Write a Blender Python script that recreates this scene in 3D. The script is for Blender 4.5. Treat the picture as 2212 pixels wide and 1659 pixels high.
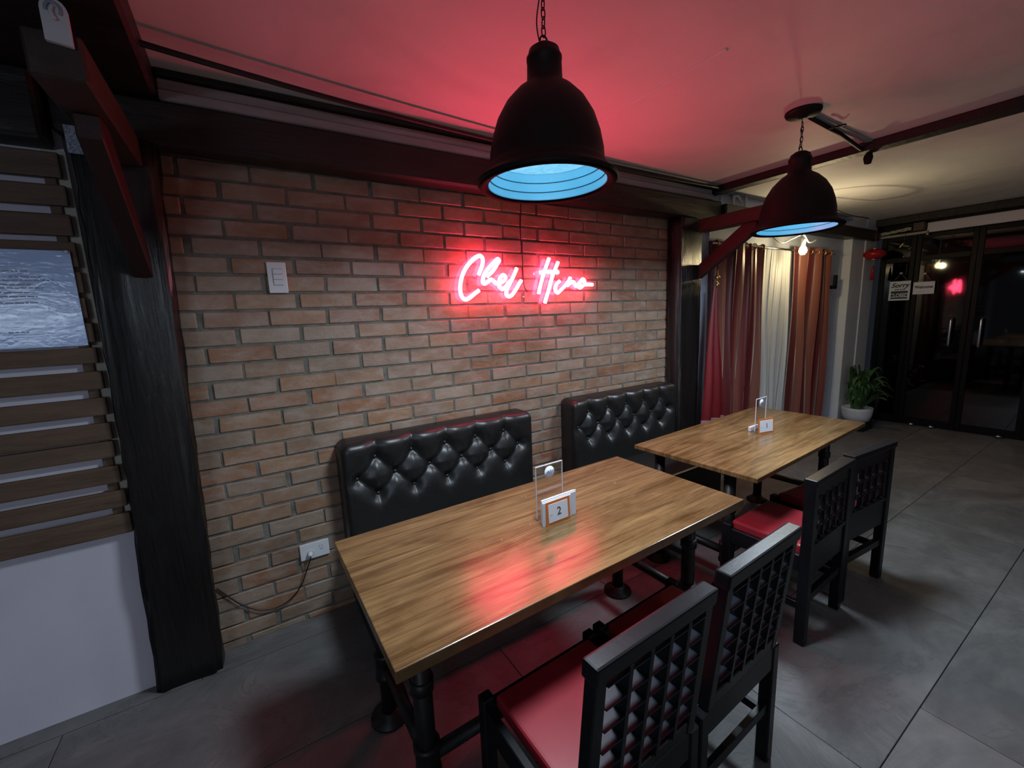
import bpy, bmesh, math, random
import numpy as np
from mathutils import Vector, Matrix
random.seed(7)
for o in list(bpy.data.objects): bpy.data.objects.remove(o)
scene = bpy.context.scene
COL = scene.collection

# ------------------------------------------------------------------ camera
cam = bpy.data.cameras.new('camera'); camo = bpy.data.objects.new('camera', cam); COL.objects.link(camo)
yaw, pitch, roll = math.radians(31.838), math.radians(-9.345), math.radians(-2.249)
fw = Vector((math.sin(yaw)*math.cos(pitch), math.cos(yaw)*math.cos(pitch), math.sin(pitch)))
rt = Vector((math.cos(yaw), -math.sin(yaw), 0)); up = rt.cross(fw)
r2 = math.cos(roll)*rt + math.sin(roll)*up; u2 = -math.sin(roll)*rt + math.cos(roll)*up
M = Matrix((( r2.x, u2.x, -fw.x), (r2.y, u2.y, -fw.y), (r2.z, u2.z, -fw.z)))
camo.matrix_world = Matrix.Translation((0.781, -2.332, 1.570)) @ M.to_4x4()
cam.sensor_fit = 'HORIZONTAL'; cam.sensor_width = 36.0; cam.lens = 36.0*910.0/2212.0
cam.clip_start = 0.02
scene.camera = camo

# ------------------------------------------------------------------ world, exposure
w = bpy.data.worlds.new('night'); scene.world = w; w.use_nodes = True
bg = w.node_tree.nodes['Background']; bg.inputs[0].default_value = (0.62, 0.66, 0.8, 1); bg.inputs[1].default_value = 0.06
scene.view_settings.view_transform = 'Standard'; scene.view_settings.look = 'None'
scene.view_settings.gamma = 1.0; scene.view_settings.use_curve_mapping = False
scene.view_settings.exposure = 0.0
PENDANT_W = 24.0     # power of the cool white light in every pendant
NEON = 50.0
BULB_W = 15.0
STRIP_W = 18.0

# ------------------------------------------------------------------ materials
def new_mat(name):
    m = bpy.data.materials.new(name); m.use_nodes = True
    nt = m.node_tree; b = nt.nodes['Principled BSDF']
    return m, nt, b
def N(nt, t, **kw):
    n = nt.nodes.new(t)
    for k, v in kw.items():
        if k == 'inp':
            for i, val in v.items(): n.inputs[i].default_value = val
        else: setattr(n, k, v)
    return n
def ramp(nt, stops, fac):
    r = nt.nodes.new('ShaderNodeValToRGB'); cr = r.color_ramp
    while len(cr.elements) > 1: cr.elements.remove(cr.elements[-1])
    cr.elements[0].position = stops[0][0]; cr.elements[0].color = (*stops[0][1], 1)
    for p, c in stops[1:]:
        e = cr.elements.new(p); e.color = (*c, 1)
    nt.links.new(fac, r.inputs[0]); return r.outputs[0]
def coords(nt, scale=(1,1,1), world=True, rot=(0,0,0)):
    if world:
        g = nt.nodes.new('ShaderNodeNewGeometry'); src = g.outputs['Position']
    else:
        g = nt.nodes.new('ShaderNodeTexCoord'); src = g.outputs['Object']
    mp = nt.nodes.new('ShaderNodeMapping'); mp.inputs['Scale'].default_value = scale; mp.inputs['Rotation'].default_value = rot
    nt.links.new(src, mp.inputs[0]); return mp.outputs[0]
def noise(nt, vec, scale=5, detail=6, rough=.6, dist=0):
    n = nt.nodes.new('ShaderNodeTexNoise'); n.inputs['Scale'].default_value = scale
    n.inputs['Detail'].default_value = detail; n.inputs['Roughness'].default_value = rough; n.inputs['Distortion'].default_value = dist
    nt.links.new(vec, n.inputs['Vector']); return n.outputs['Fac']
def bump(nt, b, h, strength=.3, dist=.01):
    n = nt.nodes.new('ShaderNodeBump'); n.inputs['Strength'].default_value = strength; n.inputs['Distance'].default_value = dist
    nt.links.new(h, n.inputs['Height']); nt.links.new(n.outputs[0], b.inputs['Normal'])
def mixc(nt, a, bb, f, mode='MIX'):
    n = nt.nodes.new('ShaderNodeMix'); n.data_type = 'RGBA'; n.blend_type = mode
    for s, i in ((a, 6), (bb, 7)):
        if isinstance(s, tuple): n.inputs[i].default_value = (*s, 1)
        else: nt.links.new(s, n.inputs[i])
    if isinstance(f, (int, float)): n.inputs[0].default_value = f
    else: nt.links.new(f, n.inputs[0])
    return n.outputs[2]
def simple(name, col, rough=.5, metal=0, var=.12, scale=12, bmp=.0, spec=.5, world=False, stretch=(1,1,1)):
    m, nt, b = new_mat(name)
    v = coords(nt, stretch, world)
    f = noise(nt, v, scale)
    c = ramp(nt, [(.3, tuple(x*(1-var) for x in col)), (.7, tuple(min(1, x*(1+var)) for x in col))], f)
    nt.links.new(c, b.inputs['Base Color'])
    b.inputs['Roughness'].default_value = rough; b.inputs['Metallic'].default_value = metal
    b.inputs['Specular IOR Level'].default_value = spec
    if bmp: bump(nt, b, f, bmp, .005)
    return m
def emit(name, col, s):
    m, nt, b = new_mat(name)
    b.inputs['Base Color'].default_value = (.0, .0, .0, 1); b.inputs['Specular IOR Level'].default_value = 0
    b.inputs['Emission Color'].default_value = (*col, 1); b.inputs['Emission Strength'].default_value = s
    return m

def brick_mat(name, tones):
    m, nt, b = new_mat(name)
    oi = nt.nodes.new('ShaderNodeObjectInfo')
    base = ramp(nt, tones, oi.outputs['Random'])
    g = coords(nt, (1, 1, 2.2))
    n1 = noise(nt, g, 7, 8, .65, .4)
    n2 = noise(nt, coords(nt, (1, 1, 1)), 3.2, 4, .6)
    white = ramp(nt, [(.42, (0, 0, 0)), (.74, (.66, .66, .66))], n1)
    c = mixc(nt, base, (.43, .385, .33), white)
    dark = ramp(nt, [(.3, (.66, .62, .6)), (.55, (1, 1, 1))], n2)
    c = mixc(nt, c, dark, .8, 'MULTIPLY')
    nt.links.new(c, b.inputs['Base Color'])
    b.inputs['Roughness'].default_value = .42; b.inputs['Specular IOR Level'].default_value = .45
    bump(nt, b, noise(nt, coords(nt, (1, 1, 1)), 45, 6, .7), .5, .006)
    return m
M_BRICK = brick_mat('brick_clay', [(0, (.27, .125, .064)), (.22, (.33, .185, .10)), (.45, (.28, .185, .12)), (.65, (.25, .165, .11)), (.85, (.33, .245, .175)), (1, (.25, .105, .055))])
def mortar_mat():
    m, nt, b = new_mat('mortar')
    n = noise(nt, coords(nt), 14, 6, .7)
    c = ramp(nt, [(.3, (.09, .088, .074)), (.7, (.22, .215, .185))], n)
    nt.links.new(c, b.inputs['Base Color']); b.inputs['Roughness'].default_value = .95
    bump(nt, b, noise(nt, coords(nt), 60, 5, .7), .7, .006); return m
M_MORTAR = mortar_mat()

def tabletop_mat():
    m, nt, b = new_mat('acacia_tabletop')
    tc = nt.nodes.new('ShaderNodeTexCoord'); v = tc.outputs['Object']
    mp = nt.nodes.new('ShaderNodeMapping'); nt.links.new(v, mp.inputs[0])
    br = nt.nodes.new('ShaderNodeTexBrick'); br.offset = .37; br.inputs['Scale'].default_value = 1
    br.inputs['Brick Width'].default_value = .42; br.inputs['Row Height'].default_value = .045; br.inputs['Mortar Size'].default_value = .0006
    br.inputs['Color1'].default_value = (0, 0, 0, 1); br.inputs['Color2'].default_value = (1, 1, 1, 1); br.inputs['Mortar'].default_value = (.3, .3, .3, 1)
    br.inputs['Bias'].default_value = 0
    nt.links.new(mp.outputs[0], br.inputs[0])
    mg = nt.nodes.new('ShaderNodeMapping'); mg.inputs['Scale'].default_value = (.7, 11, 1); nt.links.new(v, mg.inputs[0])
    g = noise(nt, mg.outputs[0], 2.2, 9, .62, 1.1)
    mg2 = nt.nodes.new('ShaderNodeMapping'); mg2.inputs['Scale'].default_value = (3, 90, 1); nt.links.new(v, mg2.inputs[0])
    g2 = noise(nt, mg2.outputs[0], 2.0, 6, .6)
    stave = ramp(nt, [(0, (.20, .124, .052)), (.35, (.215, .137, .059)), (.7, (.235, .152, .067)), (1, (.205, .125, .052))], br.outputs[0])
    grain = ramp(nt, [(.30, (.34, .26, .20)), (.46, (.78, .74, .68)), (.58, (1.0, .98, .95)), (.74, (1.22, 1.22, 1.2))], g)
    c = mixc(nt, stave, grain, .85, 'MULTIPLY')
    fine = ramp(nt, [(.35, (.62, .57, .50)), (.6, (1.08, 1.08, 1.08))], g2)
    c = mixc(nt, c, fine, .75, 'MULTIPLY')
    mg3 = nt.nodes.new('ShaderNodeMapping'); mg3.inputs['Scale'].default_value = (1.1, 3.2, 1); nt.links.new(v, mg3.inputs[0])
    blot = ramp(nt, [(.36, (.70, .62, .54)), (.5, (1, 1, 1)), (.66, (1.22, 1.24, 1.22))], noise(nt, mg3.outputs[0], 2.4, 6, .6, .8))
    c = mixc(nt, c, blot, .8, 'MULTIPLY')
    mg4 = nt.nodes.new('ShaderNodeMapping'); mg4.inputs['Scale'].default_value = (22, 40, 1); nt.links.new(v, mg4.inputs[0])
    chips = ramp(nt, [(.735, (0, 0, 0)), (.76, (1, 1, 1))], noise(nt, mg4.outputs[0], 1.0, 3, .6, .3))
    c = mixc(nt, c, (.55, .50, .42), chips)
    nt.links.new(c, b.inputs['Base Color'])
    r = nt.nodes.new('ShaderNodeMapRange'); r.inputs[3].default_value = .14; r.inputs[4].default_value = .26
    nt.links.new(g2, r.inputs[0]); nt.links.new(r.outputs[0], b.inputs['Roughness'])
    b.inputs['Specular IOR Level'].default_value = .6
    bump(nt, b, g2, .12, .002); return m
M_TOP = tabletop_mat()

def tile_mat():
    m, nt, b = new_mat('slate_grey_floor_tile')
    oi = nt.nodes.new('ShaderNodeObjectInfo')
    ad = nt.nodes.new('ShaderNodeVectorMath'); ad.operation = 'ADD'
    cb = nt.nodes.new('ShaderNodeCombineXYZ')
    mu = nt.nodes.new('ShaderNodeMath'); mu.operation = 'MULTIPLY'; mu.inputs[1].default_value = 37
    nt.links.new(oi.outputs['Random'], mu.inputs[0]); nt.links.new(mu.outputs[0], cb.inputs[2])
    v = coords(nt, (1, 1.5, 1)); nt.links.new(v, ad.inputs[0]); nt.links.new(cb.outputs[0], ad.inputs[1])
    n1 = noise(nt, ad.outputs[0], 1.6, 9, .62, 1.4)
    n2 = noise(nt, ad.outputs[0], 9, 6, .6, .3)
    c = ramp(nt, [(.3, (.105, .105, .104)), (.5, (.15, .148, .145)), (.7, (.20, .195, .188))], n1)
    c = mixc(nt, c, ramp(nt, [(.35, (.8, .8, .8)), (.65, (1.08, 1.08, 1.08))], n2), .6, 'MULTIPLY')
    # darker cleft veins
    mx = nt.nodes.new('ShaderNodeMath'); mx.operation = 'SUBTRACT'; mx.inputs[1].default_value = .5
    nt.links.new(n1, mx.inputs[0]); ab = nt.nodes.new('ShaderNodeMath'); ab.operation = 'ABSOLUTE'; nt.links.new(mx.outputs[0], ab.inputs[0])
    vein = ramp(nt, [(0, (.72, .72, .72)), (.012, (1, 1, 1))], ab.outputs[0])
    c = mixc(nt, c, vein, .7, 'MULTIPLY')
    nt.links.new(c, b.inputs['Base Color']); b.inputs['Roughness'].default_value = .5; b.inputs['Specular IOR Level'].default_value = .4
    bump(nt, b, n1, .6, .02); return m
M_TILE = tile_mat()
M_GROUT = simple('grout', (.13, .128, .12), .95, world=True)

def ceiling_mat():
    m, nt, b = new_mat('painted_ceiling')
    n1 = noise(nt, coords(nt, (1, 1, 1)), 1.3, 5, .55, .8)
    c = ramp(nt, [(.3, (.62, .60, .61)), (.5, (.74, .715, .72)), (.75, (.80, .775, .77))], n1)
    nt.links.new(c, b.inputs['Base Color']); b.inputs['Roughness'].default_value = .6; b.inputs['Specular IOR Level'].default_value = .25
    bump(nt, b, noise(nt, coords(nt, (1, 1, 1)), 2.2, 3, .5, .5), .5, .03); return m
M_CEIL = ceiling_mat()
M_WHITEWALL = simple('white_painted_wall', (.66, .63, .70), .7, var=.06, scale=2.2, world=True, bmp=.1)
M_BLUEWALL = simple('pale_painted_wall', (.52, .56, .66), .7, var=.07, scale=3, world=True)
M_CREAM = simple('cream_trim_paint', (.50, .47, .36), .6, var=.15, scale=6, world=True)
M_GREYTRIM = simple('dusty_grey_moulding', (.36, .35, .34), .6, var=.22, scale=4, world=True, stretch=(.6, 6, 6))
def wood_dark(name, c0, c1, stretch, rough=.33, bs=.8, sc=4, spec=.5):
    m, nt, b = new_mat(name)
    n = noise(nt, coords(nt, stretch), sc, 9, .7, .5)
    c = ramp(nt, [(.3, c0), (.7, c1)], n); nt.links.new(c, b.inputs['Base Color'])
    b.inputs['Roughness'].default_value = rough; b.inputs['Specular IOR Level'].default_value = spec
    if bs: bump(nt, b, n, bs, .02)
    return m
M_POST = wood_dark('tarred_post_wood', (.004, .0035, .0035), (.014, .012, .011), (26, 26, 1.1), .26, .45)
M_BEAM = wood_dark('black_stained_beam', (.008, .006, .005), (.022, .017, .014), (.8, 6, 6), .42, .5)
M_BRACE = wood_dark('red_brown_bracket_wood', (.034, .019, .013), (.055, .032, .022), (6, 1, 3), .5, .3)
M_BRACE_RED = wood_dark('dark_red_bracket_wood', (.026, .008, .007), (.045, .013, .010), (6, 1, 3), .5, .3)
M_SLAT = wood_dark('brown_slat_wood', (.080, .045, .026), (.155, .095, .054), (1.2, 8, 8), .55, .3, 3)
M_BLACKWOOD = wood_dark('black_lacquer_wood', (.006, .0065, .008), (.010, .0105, .013), (4, 4, 4), .34, .05, 4, .22)
M_LATT = simple('lattice_black_lamp_tint', (.012, .018, .026), .42, spec=.28)  # black slats, with the lamps' blue sheen put into the base colour
M_SEAT = simple('red_vinyl', (.30, .020, .030), .34, var=.12, scale=9, bmp=.06)
M_LEATHER = simple('black_leather', (.012, .012, .012), .38, var=.2, scale=60, bmp=.12, spec=.6)
M_BLACKMETAL = simple('matte_black_metal', (.006, .006, .006), .55, 0, var=.2, scale=8, spec=.28)
M_RIM = simple('shade_rim_black', (.004, .004, .005), .8, spec=.05)
M_PIPE = simple('black_iron_pipe', (.020, .018, .018), .45, .4, var=.35, scale=18, bmp=.2)
M_CHROME = simple('brushed_steel', (.6, .6, .6), .25, 1, var=.05)
M_BRASS = simple('brass', (.65, .45, .18), .3, 1, var=.1)
M_WHITEPL = simple('white_plastic', (.70, .72, .74), .3, var=.03)
M_PAPER = simple('white_paper', (.72, .76, .84), .6, var=.02)
M_ORANGE = simple('orange_print', (.62, .17, .035), .5, var=.05)
M_INK = simple('dark_ink', (.02, .025, .035), .6, var=.05)
M_FAINT = simple('faint_print', (.32, .36, .42), .6, var=.05)
M_CORD = simple('black_cord', (.008, .008, .009), .5, var=.1)
M_SHADEIN = simple('shade_inner_enamel', (.40, .74, .92), .4, var=.05)
M_GROOVE = simple('shade_groove', (.02, .06, .10), .5, var=.05)
M_ALU = simple('black_aluminium_frame', (.003, .003, .0035), .45, 0, var=.1, spec=.15)
M_CLOTHRED = None
def curtain_mat(name, tones, rough=.5, sheen=.4, sc=1.0):
    m, nt, b = new_mat(name)
    wv = nt.nodes.new('ShaderNodeTexWave'); wv.wave_type = 'BANDS'; wv.bands_direction = 'X'
    wv.inputs['Scale'].default_value = sc; wv.inputs['Distortion'].default_value = 2.0; wv.inputs['Detail'].default_value = 2; wv.inputs['Detail Scale'].default_value = .4
    nt.links.new(coords(nt, (1, 0, .03)), wv.inputs[0])
    nt.links.new(ramp(nt, tones, wv.outputs[1]), b.inputs['Base Color'])
    b.inputs['Roughness'].default_value = rough; b.inputs['Sheen Weight'].default_value = sheen; b.inputs['Sheen Roughness'].default_value = .4
    bump(nt, b, noise(nt, coords(nt, (1, 1, .1)), 160, 2, .5), .15, .002)
    return m
M_CURT = curtain_mat('maroon_satin_curtain', [(0, (.10, .008, .010)), (.5, (.155, .017, .016)), (.72, (.21, .05, .035)), (1, (.25, .09, .06))], .42, .5, 1.1)
def sheer_mat():
    m, nt, b = new_mat('white_sheer_voile')
    v = noise(nt, coords(nt, (40, 1, .5)), 2, 3, .5)
    nt.links.new(ramp(nt, [(.3, (.62, .64, .66)), (.7, (.82, .83, .82))], v), b.inputs['Base Color'])
    b.inputs['Roughness'].default_value = .8
    nt.links.new(v, b.inputs['Alpha']) if False else None
    b.inputs['Alpha'].default_value = .82
    return m
M_SHEER = sheer_mat()
def glass_mat(name, col, rough=.02, alpha=1):
    m, nt, b = new_mat(name)
    b.inputs['Base Color'].default_value = (*col, 1); b.inputs['Roughness'].default_value = rough
    b.inputs['Transmission Weight'].default_value = 1; b.inputs['IOR'].default_value = 1.45
    return m
def acrylic_mat(name, col, gl=.12):
    # thin clear sheet: mostly see-through with a mirror-like coat
    m = bpy.data.materials.new(name); m.use_nodes = True; nt = m.node_tree; nt.nodes.clear()
    out = nt.nodes.new('ShaderNodeOutputMaterial'); tr = nt.nodes.new('ShaderNodeBsdfTransparent'); tr.inputs[0].default_value = (*col, 1)
    g = nt.nodes.new('ShaderNodeBsdfGlossy'); g.inputs['Roughness'].default_value = .04
    fr = nt.nodes.new('ShaderNodeLayerWeight'); fr.inputs[0].default_value = .12
    mp = nt.nodes.new('ShaderNodeMath'); mp.operation = 'MULTIPLY_ADD'; mp.inputs[1].default_value = .6; mp.inputs[2].default_value = .03+gl; nt.links.new(fr.outputs[1], mp.inputs[0])
    mx = nt.nodes.new('ShaderNodeMixShader'); nt.links.new(mp.outputs[0], mx.inputs[0]); nt.links.new(tr.outputs[0], mx.inputs[1]); nt.links.new(g.outputs[0], mx.inputs[2])
    nt.links.new(mx.outputs[0], out.inputs[0]); return m
M_ACRYL = acrylic_mat('clear_acrylic', (.93, .95, .96), .0)
M_ACRYLEDGE = simple('polished_acrylic_edge', (.70, .74, .80), .2, var=.03)
M_DOORGLASS = acrylic_mat('tinted_door_glass', (.10, .10, .105), .03)
def sleeve_mat():
    m, nt, b = new_mat('paper_in_wrinkled_plastic')
    v = coords(nt, (1, 1, 1))
    vor = nt.nodes.new('ShaderNodeTexNoise'); vor.inputs['Scale'].default_value = 26; vor.inputs['Detail'].default_value = 5; vor.inputs['Distortion'].default_value = 1.6
    nt.links.new(coords(nt, (.6, 1, 1.2)), vor.inputs['Vector'])
    b.inputs['Base Color'].default_value = (.40, .54, .86, 1)
    b.inputs['Roughness'].default_value = .55
    b.inputs['Coat Weight'].default_value = .6; b.inputs['Coat Roughness'].default_value = .12
    bp = nt.nodes.new('ShaderNodeBump'); bp.inputs['Strength'].default_value = .22; bp.inputs['Distance'].default_value = .004
    nt.links.new(vor.outputs[0], bp.inputs['Height']); nt.links.new(bp.outputs[0], b.inputs['Coat Normal'])
    return m
M_SLEEVE = sleeve_mat()
M_LEAF = simple('fern_leaf', (.045, .105, .03), .45, var=.5, scale=9, world=True)
M_POT = simple('white_ribbed_pot', (.62, .62, .66), .6, var=.08, scale=20, bmp=.2)
M_LANTERN = simple('red_lantern_silk', (.42, .012, .015), .25, var=.15)
M_REDCLOTH = simple('bright_red_cloth', (.15, .006, .010), .5, var=.15)
M_WINGLASS = acrylic_mat('window_glass', (.5, .52, .55), .02)
M_STREET = simple('night_street_concrete', (.10, .10, .10), .9, world=True)
M_NEON = emit('neon_tube_glow', (1.0, .055, .12), NEON)
M_DIFF = None
def diffuser_mat():
    m, nt, b = new_mat('pebbled_diffuser_glass')
    v = noise(nt, coords(nt, (1, 1, 1)), 60, 3, .6)
    c = ramp(nt, [(.35, (.15, .47, .70)), (.65, (.24, .60, .82))], v)
    b.inputs['Base Color'].default_value = (.1, .2, .3, 1)
    nt.links.new(c, b.inputs['Emission Color']); b.inputs['Emission Strength'].default_value = 1.05
    bump(nt, b, v, .4, .003); return m
M_DIFF = diffuser_mat()
M_BULB = emit('warm_bulb', (1.0, .78, .42), 30)

# ------------------------------------------------------------------ geometry helpers
def box_bm(bm, lo, hi, bev=0.0, seg=1):
    x0, y0, z0 = lo; x1, y1, z1 = hi
    vs = [bm.verts.new(p) for p in ((x0,y0,z0),(x1,y0,z0),(x1,y1,z0),(x0,y1,z0),(x0,y0,z1),(x1,y0,z1),(x1,y1,z1),(x0,y1,z1))]
    fs = [bm.faces.new([vs[i] for i in q]) for q in ((3,2,1,0),(4,5,6,7),(0,1,5,4),(1,2,6,5),(2,3,7,6),(3,0,4,7))]
    if bev > 0:
        es = list({e for f in fs for e in f.edges})
        bmesh.ops.bevel(bm, geom=es, offset=bev, segments=seg, profile=.6, affect='EDGES')
    return vs
def frame_from(d):
    d = Vector(d).normalized(); a = Vector((0, 0, 1)) if abs(d.z) < .95 else Vector((1, 0, 0))
    s = d.cross(a).normalized(); return s, d.cross(s).normalized(), d
def bar_bm(bm, a, b, w, h, bev=0.0, upv=(0, 0, 1)):
    """square bar from a to b; w along side, h along up"""
    a = Vector(a); b = Vector(b); d = (b-a).normalized(); u = Vector(upv)
    if abs(d.dot(u)) > .97: u = Vector((0, 1, 0))
    s = d.cross(u).normalized(); u = s.cross(d).normalized(); L = (b-a).length
    t = bmesh.new(); box_bm(t, (-w/2, 0, -h/2), (w/2, L, h/2), bev)
    m = Matrix(((s.x, d.x, u.x, a.x), (s.y, d.y, u.y, a.y), (s.z, d.z, u.z, a.z), (0, 0, 0, 1)))
    bmesh.ops.transform(t, matrix=m, verts=t.verts)
    me = bpy.data.meshes.new('t'); t.to_mesh(me); t.free(); bm.from_mesh(me); bpy.data.meshes.remove(me)
def tube_bm(bm, pts, r, n=8, cap=True):
    pts = [Vector(p) for p in pts]; rings = []; pu = None
    for i, p in enumerate(pts):
        d = (pts[min(i+1, len(pts)-1)] - pts[max(i-1, 0)]).normalized()
        if pu is None: s, u, _ = frame_from(d)
        else:
            s = pu - d*pu.dot(d); s.normalize(); u = d.cross(s)
        pu = s; rr = r[i] if isinstance(r, (list, tuple)) else r
        rings.append([bm.verts.new(p + (s*math.cos(2*math.pi*k/n) + u*math.sin(2*math.pi*k/n))*rr) for k in range(n)])
    for a, b in zip(rings, rings[1:]):
        for k in range(n):
            f = bm.faces.new((a[k], a[(k+1) % n], b[(k+1) % n], b[k])); f.smooth = True
    if cap:
        try: bm.faces.new(rings[0][::-1]); bm.faces.new(rings[-1])
        except Exception: pass
def lathe_bm(bm, prof, c=(0, 0, 0), n=32, smooth=True):
    rings = []
    for r, z in prof:
        if r < 1e-5: rings.append([bm.verts.new((c[0], c[1], c[2]+z))])
        else: rings.append([bm.verts.new((c[0]+r*math.cos(2*math.pi*k/n), c[1]+r*math.sin(2*math.pi*k/n), c[2]+z)) for k in range(n)])
    for a, b in zip(rings, rings[1:]):
        for k in range(n):
            k2 = (k+1) % n
            if len(a) == 1 and len(b) == 1: continue
            if len(a) == 1: f = bm.faces.new((a[0], b[k2], b[k]))
            elif len(b) == 1: f = bm.faces.new((a[k], a[k2], b[0]))
            else: f = bm.faces.new((a[k], a[k2], b[k2], b[k]))
            f.smooth = smooth
def obj(name, bm, mat, parent=None, loc=None, smooth_angle=None, fix=True):
    if fix: bmesh.ops.recalc_face_normals(bm, faces=bm.faces)
    me = bpy.data.meshes.new(name); bm.to_mesh(me); bm.free()
    mats = mat if isinstance(mat, (list, tuple)) else [mat]
    for mm in mats: me.materials.append(mm)
    o = bpy.data.objects.new(name, me); COL.objects.link(o)
    if parent is not None: o.parent = parent
    if loc is not None: o.location = loc
    return o
def thing(name, label, cat, loc=(0, 0, 0), rz=0, group=None):
    o = bpy.data.objects.new(name, None); COL.objects.link(o); o.location = loc; o.rotation_euler = (0, 0, rz)
    o.empty_display_size = .1
    tag(o, label, cat, group); return o
def tag(o, label, cat, group=None):
    o['label'] = label; o['category'] = cat
    if group: o['group'] = group
    return o
def struct(o): o['kind'] = 'structure'; return o
def B(): return bmesh.new()
def boxo(name, lo, hi, mat, parent=None, bev=0.0, seg=1, loc=None):
    bm = B(); box_bm(bm, lo, hi, bev, seg); return obj(name, bm, mat, parent, loc)
def smooth(pts, k=6, closed=False):
    """Catmull-Rom through the points"""
    P = [Vector(p) for p in pts]; out = []
    for i in range(len(P)-1):
        p0 = P[max(i-1, 0)]; p1 = P[i]; p2 = P[i+1]; p3 = P[min(i+2, len(P)-1)]
        for j in range(k):
            t = j/k
            out.append(.5*((2*p1)+(p2-p0)*t+(2*p0-5*p1+4*p2-p3)*t*t+(3*p1-p0-3*p2+p3)*t**3))
    out.append(P[-1]); return out
def copy_tree(root, parent=None):
    c = root.copy(); COL.objects.link(c)
    if parent is not None: c.parent = parent
    for ch in [o for o in root.children]: copy_tree(ch, c)
    return c
def text_obj(name, body, size, mat, parent, loc, rot, font_bold=False, ext=.0004, align='CENTER', shear=0, sx=1):
    cu = bpy.data.curves.new(name, 'FONT'); cu.body = body; cu.size = size; cu.extrude = ext; cu.align_x = align; cu.align_y = 'CENTER'
    cu.shear = shear; cu.offset = .0012*size/.05 if font_bold else 0; cu.resolution_u = 4
    t = bpy.data.objects.new(name, cu); COL.objects.link(t)
    dg = bpy.context.evaluated_depsgraph_get(); me = bpy.data.meshes.new_from_object(t.evaluated_get(dg))
    bpy.data.objects.remove(t); me.materials.clear(); me.materials.append(mat)
    for v in me.vertices: v.co.x *= sx
    o = bpy.data.objects.new(name, me); COL.objects.link(o); o.parent = parent; o.location = loc; o.rotation_euler = rot
    return o
ROT_WALL = (math.pi/2, 0, 0)          # text facing -y

# ================================================================== SETTING
CZ = 2.56
# ---- floor
fl = struct(boxo('floor', (-2.6, -5.4, -.12), (8.3, .12, -.012), M_GROUT))
bm = B(); box_bm(bm, (-.5985, -.2985, -.012), (.5985, .2985, 0), .0015)
tile0 = obj('tile', bm, M_TILE, fl)
first = True
for r in range(9):
    y0 = -5.15 + .6*r + .2          # row lower edge; one edge at y = -1.95
    y0 = -1.95 + .6*(r-5)
    off = 2.38 if (r-5) % 2 == 0 else 2.83
    for k in range(-5, 6):
        x0 = off + 1.2*k
        lo, hi = max(x0, -2.6), min(x0+1.2, 8.25)
        yl, yh = y0, min(y0+.6, .1)
        if hi-lo < .1 or yh-yl < .05: continue
        if abs(hi-lo-1.2) < 1e-3 and abs(yh-yl-.6) < 1e-3:
            if first: o = tile0; first = False
            else: o = tile0.copy(); COL.objects.link(o)
            o.location = ((lo+hi)/2, (yl+yh)/2, 0)
        else:
            boxo('tile', (lo+.0015, yl+.0015, -.012), (hi-.0015, yh-.0015, 0), M_TILE, fl)
# ---- ceiling
cl = struct(boxo('ceiling', (-2.6, -5.4, CZ), (8.3, .12, CZ+.08), M_CEIL))
bm = B(); bar_bm(bm, (2.50, -1.25, CZ), (2.50, -.12, CZ), .020, .012, .004); obj('seam_tape', bm, M_CEIL, cl)
# ---- walls
X0, X1 = .40, 3.79
wb = struct(boxo('wall_back', (X0, .0045, -.02), (X1, .12, CZ), M_MORTAR))
rows = []
PITCH, ZB = .0802, 1.717-.0802*21
BL, BW = .2645, .2645-.014
bricks = []
k = 0
while True:
    z0 = ZB + PITCH*(k-1); z1 = z0 + PITCH
    if z0 > 2.40: break
    zl, zh = max(z0+.0055, 0), min(z1-.0055, 2.45)
    off = .755 if (k % 2 == 1) else .882
    # parity: brick centred z=1.925 must have joints at .755
    for j in range(-2, 14):
        jit = random.uniform(-.006, .006)
        xa = off + BL*j + .006; xb = xa + BW + random.uniform(-.004, .004)
        xa += jit; xb += jit
        xa, xb = max(xa, X0), min(xb, X1)
        if xb-xa < .03 or zh-zl < .02: continue
        bricks.append((xa, xb, zl, zh))
    k += 1
def wall_vis(b):
    cx, cz = (b[0]+b[1])/2, (b[2]+b[3])/2
    d2 = (cx-.78)**2 + 2.33**2 + (cz-1.57)**2
    hid = (1.1 < cx < 2.28 and cz < .93) or (2.66 < cx < 3.8 and cz < .93) or cz > 2.33 or cx < .52
    return (1e3 if hid else 0) + d2
bricks.sort(key=wall_vis)
for i, (xa, xb, zl, zh) in enumerate(bricks[:300]):
    bm = B(); pr = random.uniform(.0, .005)
    h = [random.uniform(-.0022, .0022) for _ in range(4)]
    vs = box_bm(bm, (xa, -.0-pr, zl), (xb, .014, zh))
    for vv in vs:
        vv.co.x += random.uniform(-.0025, .0025); vv.co.z += random.uniform(-.0022, .0022)
        if vv.co.y < .005: vv.co.y += random.uniform(-.0015, .0015)
    bmesh.ops.bevel(bm, geom=list(bm.edges), offset=.0035, segments=1, affect='EDGES')
    obj('brick', bm, M_BRICK, wb)
bm = B()
for (xa, xb, zl, zh) in bricks[300:]: box_bm(bm, (xa, -random.uniform(0, .006), zl), (xb, .014, zh))
o = obj('brick', bm, M_BRICK, wb); o['kind'] = 'stuff'

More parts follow.
